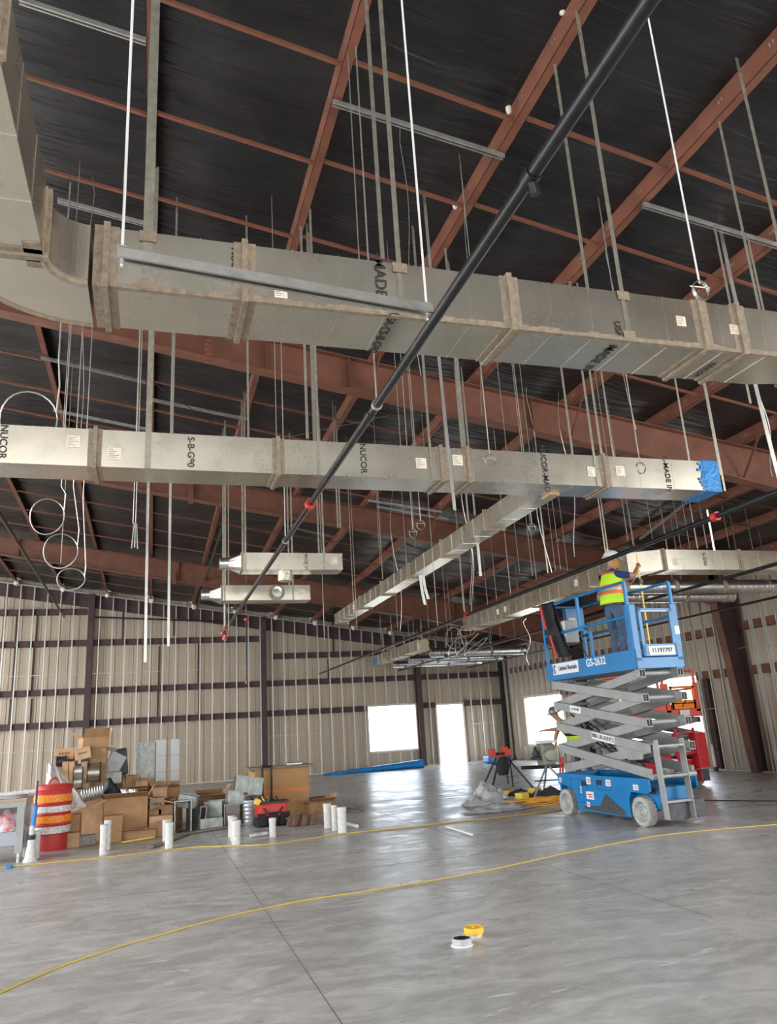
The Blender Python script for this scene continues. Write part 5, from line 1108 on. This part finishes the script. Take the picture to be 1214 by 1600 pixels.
# ------------------------------------------------------------------ traffic barrel
c = at(75, 1331, Z=0); c = V((c.x, c.y+.28, 0)); t = empty('traffic_barrel', c, 0, 'red and white striped traffic barrel with orange bands at the left', 'traffic barrel')
H = at(75, 1226, Y=c.y).z
prof = [(.23, 0), (.24, .02), (.24, H*.22), (.255, H*.23)]; zz = [H*.235, H*.385, H*.40, H*.55, H*.565, H*.70, H*.715, H*.87]
MB().lathe([(.235, 0), (.24, .02), (.24, H*.235), (.262, H*.25), (.262, H*.38), (.268, H*.39), (.262, H*.40), (.265, H*.54), (.272, H*.55), (.265, H*.56), (.27, H*.70), (.276, H*.71), (.27, H*.72), (.27, H*.90), (.285, H*.93), (.27, H*.97), (.24, H), (0, H)], 36).build('drum', ORANGE, t, True)
for a, b, m, nm in ((.255, .365, REFW, 'white_band'), (.415, .53, REFO, 'orange_band'), (.575, .675, REFW, 'white_band'), (.73, .85, REFO, 'orange_band')): MB().lathe([(.268, H*a), (.2765, H*a+.004), (.2765, H*b-.004), (.268, H*b)], 36).build(nm, m, t, True)
MB().tube([(.07*math.cos(a), 0, H+.09*math.sin(a)) for a in [math.pi*k/10 for k in range(11)]], .018, 8).build('handle', ORANGE, t, True)
# work table at the left edge
t = empty('work_table', (-2.0, 12.5, 0), 0, 'grey metal work table with wooden top edge cut by the left picture edge', 'table')
TX = at(42, 1248, Y=12.3).x; TZ = at(42, 1247, Y=12.3).z
pw(MB().box(TX-1.6, TX, 12.3, 13.0, TZ-.03, TZ).build('table_top', PLY, t), t); pw(MB().box(TX-1.6, TX-.01, 12.32, 12.98, TZ-.11, TZ-.03).build('apron', GREYP, t), t)
for x in (TX-.07, TX-1.55):
    for y in (12.36, 12.94): pw(MB().box(x-.05, x+.05, y-.03, y+.03, .12, TZ-.1).build('leg', GREYP, t, bevel=.006), t); pw(MB().lathe([(.02, 0), (.02, .12)], 8, Matrix.Translation((x, y, 0))).build('foot', WHITEP, t), t)
pw(MB().box(TX-1.6, TX-.02, 12.34, 12.96, .22, .40).build('lower_shelf', mat('pale grey shelf', (.33, .35, .37), .5), t, bevel=.006), t)
c = V((TX-.3, 12.6, 0)); r = random.Random(4)
for i in range(4): 
    x = TX-.22-i*.33; o = heap('rag', (x, 12.6, .24, .2, i), .10, [mat('lilac cloth', (.45, .42, .48), .9), BLK2, mat('white cloth', (.6, .58, .58), .9), BFILM][i], ['lilac cloth lying on the work table near its right corner', 'black cloth heaped on the work table', 'pale cloth on the work table by the picture edge', 'blue cloth at the far left of the work table'][i], 'cloth', i+3); o.location.z = TZ
tag(MB().tube([(TX-.75, 12.4, TZ+.05), (TX+.12, 12.42, TZ+.08)], .03, 10).build('white_tube', WHITEP, smooth=True), 'white plastic tube lying along the front of the work table', 'tube')
REDBAG = mat('red printed bag', (.65, .05, .04), .6, 0, 0, 9, c2=(.62, .66, .72)); 
for i in range(3):
    x = TX-.25-i*.48; o = heap('product_bag', (x, 12.62, .26, .24, 0), .28, [REDBAG, mat('blue printed bag', (.05, .10, .35), .6, 0, 0, 9, c2=(.7, .7, .72)), REDBAG][i], ['red and white printed bag on the table lower shelf, right end', 'blue and white printed bag on the lower shelf, between two red ones', 'red and white printed bag on the lower shelf, left end'][i], 'bag', i+9, rough=.4); o.location.z = .40
# ------------------------------------------------------------------ pile of cartons and fittings
PRINT = mat('carton print', (.16, .09, .05), .8)
def carton(px0, px1, py0, py1, Y, dep, rz, lab, m=CARD, flaps=0, tilt=0, prt=0, tape=0, label=0, floor=False):
    a = at(px0, (py0+py1)/2, Y=Y); b = at(px1, (py0+py1)/2, Y=Y); xm = (px0+px1)/2; z1 = at(xm, py0, Y=Y).z; z0 = 0 if floor else max(0, at(xm, py1, Y=Y).z)
    w, h = b.x-a.x, z1-z0; t = empty('carton', ((a.x+b.x)/2, Y+dep/2, z0), rz, lab, 'carton'); t.rotation_euler = (0, tilt, rz); d = dep; th = .006
    mb = MB()
    if flaps: mb.box(-w/2, w/2, -d/2, -d/2+th, 0, h).box(-w/2, w/2, d/2-th, d/2, 0, h).box(-w/2, -w/2+th, -d/2, d/2, 0, h).box(w/2-th, w/2, -d/2, d/2, 0, h).box(-w/2, w/2, -d/2, d/2, 0, th)
    else: mb.box(-w/2, w/2, -d/2, d/2, 0, h)
    mb.build('carton_body', m, t)
    if flaps:
        f = min(w, d)*.45; rr = random.Random(int(px0))
        for s in (-1, 1):
            an = rr.uniform(-.2, .9); MB().beam((0, s*d/2, h), (0, s*(d/2+f*math.cos(an)), h+f*math.sin(an)*s*s), w*.98, .005).build('flap', m, t)
            an = rr.uniform(-.3, 1.2); MB().beam((s*w/2, 0, h), (s*(w/2+f*.8*math.cos(an)), 0, h+f*.8*math.sin(an)), d*.98, .005).build('flap', CARD2, t)
    else: MB().box(-w*.5-.001, w*.5+.001, -.025, .025, h-.02, h+.001).build('packing_tape', mat('tan packing tape', (.42, .28, .14), .35), t)
    if prt:
        mb = MB(); 
        for k in range(4): mb.box(-w*.28+k*w*.15, -w*.18+k*w*.15, -d/2-.0015, -d/2, h*.45, h*.62)
        mb.build('printed_marks', PRINT, t)
    if label: MB().box(w*.05, w*.42, -d/2-.0025, -d/2, h*.25, h*.8).build('white_label', WHT, t)
    if tape: MB().box(-w/2-.001, w/2+.001, -d/2-.003, -d/2, h*.5, h*.54).build('orange_tape', mat('orange tape', (.85, .16, .03), .5), t)
    return t
carton(397, 482, 1199, 1268, 15.2, .85, .02, 'largest cardboard carton with an orange tape stripe, right end of the pile', mat('clean cardboard', (.46, .25, .10), .75, 0, .08, 3), tape=1, floor=True)
carton(161, 231, 1246, 1300, 13.9, .5, .0, 'large brown carton standing at the front middle of the pile', flaps=1, floor=True)
carton(161, 190, 1275, 1317, 13.55, .3, .05, 'upright brown carton in front of the large brown carton', floor=True)
carton(232, 268, 1275, 1302, 13.8, .35, .1, 'tan carton with a white label behind the middle pipe stub', CARD2, label=1, floor=True)
carton(192, 245, 1297, 1312, 13.6, .3, -.1, 'low flattened brown carton on the floor before the labelled carton', flaps=1, floor=True)
carton(99, 124, 1273, 1312, 13.7, .4, .0, 'brown carton just right of the red barrel', floor=True)
carton(99, 124, 1302, 1312, 13.45, .2, 0, 'thin flat carton lying right of the red barrel foot', CARD2, floor=True)
carton(120, 163, 1232, 1290, 14.5, .5, .0, 'carton carrying the tall stack above the clear plastic film', CARD2, floor=True)
carton(96, 120, 1232, 1290, 14.6, .5, .0, 'carton hidden behind the plastic film at the foot of the stack', floor=True)
carton(85, 114, 1169, 1187, 14.6, .35, .05, 'small printed carton at the upper left of the tall stack', CARD2, prt=1)
carton(118, 143, 1168, 1186, 14.35, .3, 0, 'tilted printed carton in the upper middle of the tall stack', CARD2, prt=1, tilt=-.18)
carton(124, 165, 1152, 1170, 14.65, .45, .25, 'topmost open carton with raised flaps on the tall stack', flaps=1)
carton(143, 165, 1170, 1232, 14.6, .42, .0, 'tall narrow carton forming the right side of the stack', CARD, flaps=0)
carton(89, 118, 1187, 1232, 14.75, .3, .0, 'upright carton holding black wire spools at the left of the stack', flaps=1)
for px, lab in ((103, 'narrow upright cardboard strip on the stack, left one'), (112, 'narrow upright cardboard strip on the stack, middle one'), (133, 'narrow upright cardboard strip on the stack beside the wire spool')):
    a = at(px, 1190, Y=14.5); b = at(px, 1231, Y=14.5); tag(MB().obox(((a.x+b.x)/2, 14.5, (a.z+b.z)/2), (.10, .03, a.z-b.z), Matrix.Rotation(-.08, 3, 'Y')).build('cardboard_strip', CARD2), lab, 'cardboard')
def spool(px, py, Y, r, w, lab, m, ax='Y'):
    c = at(px, py, Y=Y); t = empty('wire_spool', c, 0, lab, 'wire spool'); M = Matrix.Rotation(math.radians(90), 4, 'X' if ax == 'Y' else 'Y')
    MB().lathe([(r*.4, -w/2), (r*.85, -w/2), (r*.85, w/2), (r*.4, w/2)], 24, M).build('wound_wire', m, t, True)
    for s in (-1, 1): MB().lathe([(r*.25, s*w/2-.006), (r, s*w/2-.006), (r, s*w/2+.006), (r*.25, s*w/2+.006)], 24, M).build('spool_flange', BLACK, t)
spool(147, 1207, 14.5, .17, .2, 'wire spool with bright wire on the right of the tall stack', mat('bright wire', (.35, .33, .25), .35, .8), 'X')
spool(123, 1205, 14.6, .14, .14, 'black wire spool in the middle of the tall stack, upper one', GALV2, 'X'); spool(122, 1222, 14.55, .12, .14, 'wire spool in the middle of the tall stack, lower one', GALV2, 'X'); spool(96, 1190, 14.6, .1, .14, 'small black spool under the printed carton', BLACK, 'X')
c = at(145, 1240, Y=14.0); M = Matrix.Translation(c)@Matrix.Rotation(math.radians(80), 4, 'Y')
tag(MB().lathe([(.10+.012*(k % 2), -.17+k*.02) for k in range(18)], 22, M).build('flex_duct', mat('dull foil', (.42, .42, .41), .45, .8, .3, 12), smooth=True), 'shiny coiled flexible duct below the wire spool', 'flexible duct')
# clear film draped from the stack
mb = MB(); n, k = 22, 26
for j in range(k+1):
    for i in range(n+1):
        f, g = i/n, j/k; px = (72+f*18)*(1-g)+(72+f*66)*g; py = 1190+g*70+f*(8-6*g); Y = 14.35-.55*g+.05*noise.noise(V((f*5, g*5, 0))); p = at(px+2*noise.noise(V((f*7, g*7, 3))), py+2.5*noise.noise(V((f*9, g*6, 8))), Y=Y+.07*math.sin(f*14+g*5)); mb.v.append(p)
for j in range(k):
    for i in range(n): a = j*(n+1)+i; mb.f.append((a, a+1, a+n+2, a+n+1)); mb.mi.append(0)
tag(mb.build('plastic_film', PLASTIC, smooth=True, solid=.003), 'crumpled clear plastic film draped down the tall stack behind the barrel', 'plastic film')
for (x, y, x2, y2, Y, w, lab, m) in ((112, 1272, 166, 1250, 13.8, .14, 'long cardboard flap leaning diagonally right of the barrel', CARD2), (232, 1246, 282, 1256, 14.0, .1, 'brown board lying across the cartons by the duct fittings', CARD), (108, 1268, 124, 1262, 13.75, .2, 'white sheet of paper on the diagonal cardboard flap', WHT), (235, 1323, 290, 1302, 13.4, .08, 'wood offcut on the floor behind the middle pipe stub', WOOD), (288, 1302, 362, 1290, 13.7, .1, 'long weathered plank on the floor before the metal fittings', WOOD), (190, 1316, 240, 1308, 13.2, .03, 'thin yellow-ended pole lying on the floor before the cartons', YTAPE)):
    a, b = at(x, y, Y=Y), at(x2, y2, Y=Y)
    if y > 1285: a, b = at(x, y, Z=.03), at(x2, y2, Z=.03)
    tag(MB().beam(a, b, w, .02).build('board' if m is not WHT else 'paper_sheet', m), lab, 'board' if m is not WHT else 'paper')
a, b = at(74, 1328, Z=0), at(149, 1320, Z=0); tag(MB().beam(a+V((0, .1, .075)), b+V((0, .1, .075)), .14, .15).build('concrete_curb', mat('rough concrete', (.30, .27, .23), .95, 0, .3, 20, .5, 30), bevel=.015), 'rough concrete wheel stop block lying before the barrel', 'concrete block')
carton(237, 260, 1230, 1248, 14.6, .3, .1, 'open carton among the cartons right of the tin cans', CARD2, flaps=1); carton(258, 281, 1230, 1258, 14.8, .35, -.05, 'dark brown carton touching the leaning metal panels', CARD, flaps=1); carton(193, 214, 1212, 1233, 14.9, .35, .2, 'carton standing on edge left of the leaning metal panels', CARD); carton(215, 236, 1217, 1234, 14.8, .3, -.3, 'carton with folded open top at the foot of the leaning panels', CARD2, flaps=1)
carton(186, 237, 1232, 1250, 14.9, .5, 0, 'wide open carton behind the large brown carton', CARD, flaps=1); carton(234, 257, 1247, 1267, 14.2, .3, 0, 'pale printed carton above the labelled carton', mat('pale carton', (.55, .42, .30), .8), prt=1); carton(248, 270, 1258, 1274, 14.1, .3, 0, 'brown carton beside the folded duct fitting', CARD); carton(232, 252, 1265, 1277, 14.1, .3, 0, 'small brown carton between pale and labelled cartons', CARD, flaps=1)
carton(190, 285, 1258, 1290, 15.0, .7, 0, 'wide carton under the rear row of the pile', CARD, floor=True); carton(186, 240, 1244, 1275, 15.0, .5, 0, 'rear carton supporting the open cartons', CARD2, floor=False)
carton(308, 352, 1241, 1280, 15.2, .5, 0, 'wide brown carton behind the galvanized fittings', CARD, flaps=1, floor=True)
carton(482, 521, 1252, 1279, 14.9, .4, .1, 'open carton with teal base right of the largest carton', CARD, flaps=1, floor=True)
for px, lab in ((192, 'round tin can on the cartons, left one'), (207, 'round tin can on the cartons, right one')):
    c = at(px, 1246, Y=14.3); t = empty('tin_can', c, 0, lab, 'tin can'); MB().lathe([(.09, 0), (.09, .13), (.085, .14), (.08, .135), (.08, .05), (0, .05)], 20).build('can_body', SPIRAL, t, True)
heapz = at(172, 1245, Y=14.2).z
o = heap('tool_bag', (at(172, 1240, Y=14.2).x, 14.2, .18, .16, 0), .3, BLACK, 'black tool bag wedged between the tall stack and the tin cans', 'bag', 4); o.location.z = heapz
carton(163, 186, 1246, 1290, 14.25, .4, 0, 'carton beneath the black tool bag', CARD, floor=True)
c = at(138, 1304, Z=0); heap('plastic_bag', (c.x, c.y+.1, .2, .2, 0), .4, mat('grey clear bag', (.4, .38, .37), .3, 0, .3, 8, .8, 12), 'grey plastic bag with red contents right of the barrel', 'bag', 6, rough=.5)
FIT = mat('dull galvanized fitting', (.36, .37, .34), .5, .7, .3, 9)
# galvanized fittings: open rectangular sleeves
def fitting(px0, px1, py0, py1, Y, dep, rz, lab, open_ax='Y', tilt=0, z0=None, wall=.006):
    a = at(px0, (py0+py1)/2, Y=Y); b = at(px1, (py0+py1)/2, Y=Y); xm = (px0+px1)/2; z1 = at(xm, py0, Y=Y).z; zb = max(0, at(xm, py1, Y=Y).z) if z0 is None else z0; w, h, d = b.x-a.x, z1-zb, dep
    t = empty('duct_fitting', ((a.x+b.x)/2, Y+dep/2, zb), rz, lab, 'duct fitting'); t.rotation_euler = (0, tilt, rz); q = wall; mb = MB()
    if open_ax == 'Y': mb.box(-w/2, w/2, -d/2, d/2, 0, q).box(-w/2, w/2, -d/2, d/2, h-q, h).box(-w/2, -w/2+q, -d/2, d/2, q, h-q).box(w/2-q, w/2, -d/2, d/2, q, h-q)
    elif open_ax == 'X': mb.box(-w/2, w/2, -d/2, d/2, 0, q).box(-w/2, w/2, -d/2, d/2, h-q, h).box(-w/2, w/2, -d/2, -d/2+q, q, h-q).box(-w/2, w/2, d/2-q, d/2, q, h-q)
    else: mb.box(-w/2, w/2, -d/2, -d/2+q, 0, h).box(-w/2, w/2, d/2-q, d/2, 0, h).box(-w/2, -w/2+q, -d/2, d/2, 0, h).box(w/2-q, w/2, -d/2, d/2, 0, h)
    mb.build('sleeve', FIT, t)
    mb = MB(); e = .014
    for y in (-d/2, d/2): mb.box(-w/2-e, w/2+e, y-.004, y+.004, h, h+e).box(-w/2-e, w/2+e, y-.004, y+.004, -0.0, e*.6).box(-w/2-e, -w/2, y-.004, y+.004, 0, h).box(w/2, w/2+e, y-.004, y+.004, 0, h)
    mb.build('edge_flange', FIT, t); return t
fitting(271, 296, 1252, 1297, 13.9, .5, .1, 'tall open galvanized duct fitting nearest the middle pipe stub', 'Y', z0=0); fitting(280, 306, 1244, 1262, 14.2, .3, -.2, 'small galvanized sleeve perched on the tall open fitting', 'X', tilt=.2)
fitting(302, 312, 1262, 1296, 14.0, .35, .5, 'narrow galvanized fitting leaning beside the tall open one', 'Y', z0=0, tilt=.12)
t = fitting(324, 350, 1253, 1287, 14.3, .3, -.3, 'angled galvanized fitting at the centre of the fittings group', 'Z', z0=0); fitting(312, 345, 1280, 1292, 14.0, .4, .1, 'flat galvanized pan on the floor before the angled fitting', 'Z', z0=0)
fitting(349, 381, 1257, 1284, 14.4, .4, .1, 'dark open galvanized box left of the insulated duct roll', 'Y', z0=0); fitting(359, 381, 1236, 1257, 14.5, .35, -.1, 'ribbed galvanized box on top of the dark open box', 'X'); fitting(367, 387, 1214, 1238, 14.5, .35, .05, 'ribbed galvanized box at the top left of the leaning pair', 'X', tilt=.14); fitting(387, 407, 1216, 1242, 14.5, .35, .05, 'yellowed galvanized box at the top right of the leaning pair', 'X', tilt=.14); fitting(380, 402, 1240, 1270, 14.7, .4, 0, 'galvanized box supporting the leaning pair', 'Y', z0=0)
# leaning bright panels
for px0, px1, py0, lab, Y in ((212, 219, 1162, 'narrow grey metal duct half standing upright, leftmost of the bright panels', 16.2), (219, 242, 1160, 'wide shiny sheet metal panel standing upright behind the pile', 16.1), (243, 259, 1156, 'tall bright ribbed metal panel, right of the wide shiny one', 16.1), (266, 280, 1155, 'tall bright ribbed metal panel, rightmost upright', 16.1)):
    a, b = at(px0, 1200, Y=Y), at(px1, 1200, Y=Y); z = at((px0+px1)/2, py0, Y=Y).z; t = empty('duct_blank', ((a.x+b.x)/2, Y, 0), .12, lab, 'sheet metal'); w = b.x-a.x
    MB().box(-w/2, w/2, 0, .004, 0, z).box(-w/2, -w/2+.004, 0, .12, 0, z).box(w/2-.004, w/2, 0, .12, 0, z).build('sheet', FIT if px0 < 240 else mat('bright white zinc', (.50, .50, .48), .5, .4), t)
    mb = MB()
    for k in range(4): mb.box(-w/2, w/2, -.006, 0, z*(.2+k*.2), z*(.2+k*.2)+.012)
    mb.build('cross_rib', FIT, t)
for (px, py, Y, w, h, an, lab, m) in ((178, 1195, 15.0, .28, .42, .5, 'crumpled grey duct wrap above the tin cans', PLASTW), (190, 1190, 15.1, .2, .45, -.1, 'black sheet standing behind the crumpled duct wrap', BLACK), (176, 1215, 14.9, .3, .2, 0, 'pale plastic wrapped part above the black tool bag', PLASTW), (172, 1170, 14.9, .24, .05, .2, 'grey metal lid on the very top right of the stack', GREYP)):
    c = at(px, py, Y=Y); mb = MB().obox(c, (w, .16, h), Matrix.Rotation(an, 3, 'Y'))
    o = mb.build('wrapped_part' if m is PLASTW else 'sheet_offcut', m, bevel=.02); tag(o, lab, 'wrapped part' if m is PLASTW else 'sheet offcut')
carton(166, 196, 1200, 1246, 15.2, .4, 0, 'carton behind the tin cans and duct wrap', CARD, floor=False); carton(166, 212, 1244, 1280, 15.3, .5, 0, 'lowest rear carton at the left of the pile', CARD, floor=True)
# insulated flex duct roll
c = at(390, 1287, Z=0); t = empty('insulated_duct_roll', c, 0, 'ribbed silver insulated duct roll standing left of the red tool bag', 'duct roll')
zt_ = at(390, 1250, Y=c.y).z; MB().lathe([(.105+.012*((k//2) % 2), zt_*k/24) for k in range(25)]+[(0, zt_)], 22).build('roll', mat('silver jacket', (.62, .63, .66), .35, .4, .25, 9), t, True); MB().lathe([(.07, zt_), (.06, zt_+.06), (0, zt_+.07)], 14).build('black_lid', BLACK, t, True)
# red tool bag
c = at(424, 1290, Z=0); t = empty('tool_bag', c, .1, 'red and black open tool bag full of tools before the largest carton', 'tool bag'); w = .52
mb = MB().prism([(-.29, 0), (.29, 0), (.27, .16), (-.27, .16)], lambda a, b, d: (a, d, b), -.16, .16); mb.build('black_lower_part', BLK2, t, bevel=.04)
MB().prism([(-.27, .15), (.27, .15), (.24, .37), (-.24, .37)], lambda a, b, d: (a, d, b), -.15, .15).build('red_upper_part', CLAMP, t, bevel=.03)
for x in (-.2, 0, .2): MB().box(x-.08, x+.08, -.19, -.155, .02, .22).build('front_pocket', BLK2, t, bevel=.015)
MB().tube([(-.16, -.17, .30), (-.10, -.19, .22), (.1, -.19, .22), (.16, -.17, .30)], .014, 8).build('carry_handle', BLACK, t, True)
MB().beam((-.25, 0, .38), (.28, 0, .38), .3, .03).build('open_rim', BLACK, t)
r = random.Random(9)
for k in range(8): x = r.uniform(-.2, .2); MB().tube([(x, r.uniform(-.1, .1), .36), (x+r.uniform(-.08, .08), r.uniform(-.1, .1), .40+r.uniform(.02, .1))], .012, 6).build('tool_handle', [BLACK, GREYP, YTAPE, BLACK][k % 4], t)
tc = at(402, 1253, Y=c.y-.2); tag(MB().obox(tc, (.10, .05, .10), Matrix.Rotation(.4, 3, 'Y')).build('tape_measure', mat('tape yellow case', (.8, .5, .08), .5), bevel=.015), 'yellow and black tape measure on the left corner of the tool bag', 'tape measure')
# hand truck handles and board on the big carton
bc = at(440, 1200, Y=15.2); t = empty('folding_cart', (bc.x, 15.0, 0), 0, 'black tubular cart handle standing against the largest carton', 'cart')
for px in (410, 424): x = at(px, 1220, Y=15.1).x; pw(MB().tube([(x, 15.1, .3), (x, 15.1, at(px, 1195, Y=15.1).z)], .02, 8).build('handle_tube', BLACK, t, True), t)
x0, x1 = at(410, 1196, Y=15.1).x, at(424, 1196, Y=15.1).x; pw(MB().tube([(x0, 15.1, bc.z+.05), (x1, 15.1, bc.z+.05)], .022, 8).build('grip', BLACK, t, True), t); pw(MB().box(x0-.05, x1+.05, 15.02, 15.15, 0.28, .32).build('cart_plate', BLACK, t), t); pw(MB().tube([(x0-.05, 15.08, .1), (x1+.05, 15.08, .1)], .09, 12).build('cart_wheels', BLACK, t, True), t)
a, b = at(388, 1198, Y=15.2), at(489, 1196, Y=15.2); tag(MB().box(a.x, b.x, 15.15, 15.9, bc.z, bc.z+.035).build('lid_board', WOOD), 'weathered board lying on top of the largest carton', 'board')
tag(MB().box(a.x+.75, a.x+1.05, 15.3, 15.6, bc.z+.035, bc.z+.08).build('metal_tray', GALV2, bevel=.01), 'small metal tray on the board above the largest carton', 'tray')
c = at(470, 1290, Z=0); t = empty('tool_pouch', c, 0, 'brown leather tool pouch lying right of the red tool bag', 'tool pouch')
LEA = mat('brown leather', (.16, .085, .055), .75, 0, .3, 12); r = random.Random(3)
for k in range(6): x = -.2+k*.075; MB().prism([(-.045, 0), (.045, 0), (.05, .17+r.uniform(-.03, .05)), (-.05, .15+r.uniform(-.03, .05))], lambda a, b, d, x=x: (a+x+b*.3, d-.05*(k % 2), b), -.05, .05).build('pocket', LEA, t, bevel=.015)
MB().tube([(-.25, 0, .12), (0, -.05, .2), (.2, 0, .1)], .02, 6).build('belt', LEA, t, True)
for (a, b, r_, lab) in (((391, 1306), (417, 1302), .03, 'white plastic pipe offcut on the floor left of the short stub'), ((543, 1287), (558, 1291), .03, 'short grey pipe offcut right of the three stubs')):
    p, q = at(*a, Z=r_), at(*b, Z=r_); tag(MB().tube([p, q], r_, 10).build('pipe_offcut', WHITEP, smooth=True), lab, 'pipe offcut')
for i, (x, y, w) in enumerate(((716, 1297, .5), (565, 1268, .3), (612, 1370, .1))):
    c = at(x, y, Z=0); 
    if i == 0: tag(MB().beam(at(697, 1291, Z=.012), at(738, 1304, Z=.012), .02, .02).build('white_strip', WHT), 'thin white strip lying on the floor right of centre', 'strip')
c = at(560, 1265, Z=0); tag(MB().beam(at(515, 1262, Z=.02), at(565, 1267, Z=.02), .12, .03).build('board', WOOD), 'flat weathered board on the floor right of the teal carton', 'board')
# floor cones of pallets behind the pile
tag(MB().box(-3.2, -2.2, 15.8, 16.8, 0, .62).build('stacked_crate', mat('dark crate', (.10, .10, .09), .8), bevel=.01), 'dark crate standing behind the work table', 'crate')
# ------------------------------------------------------------------ labels that count from the left
for key, L in ORD.items():
    L.sort(key=lambda a: a[0])
    for i, (x, o) in enumerate(L):
        lab = o['label']
        if len(L) == 1: lab = lab.replace(', {o} from the left', '').replace(', {o} along it from the left', '')
        o['label'] = lab.replace('{o}', 'leftmost' if i == 0 and ' from the left' in lab and 0 else nth(i))
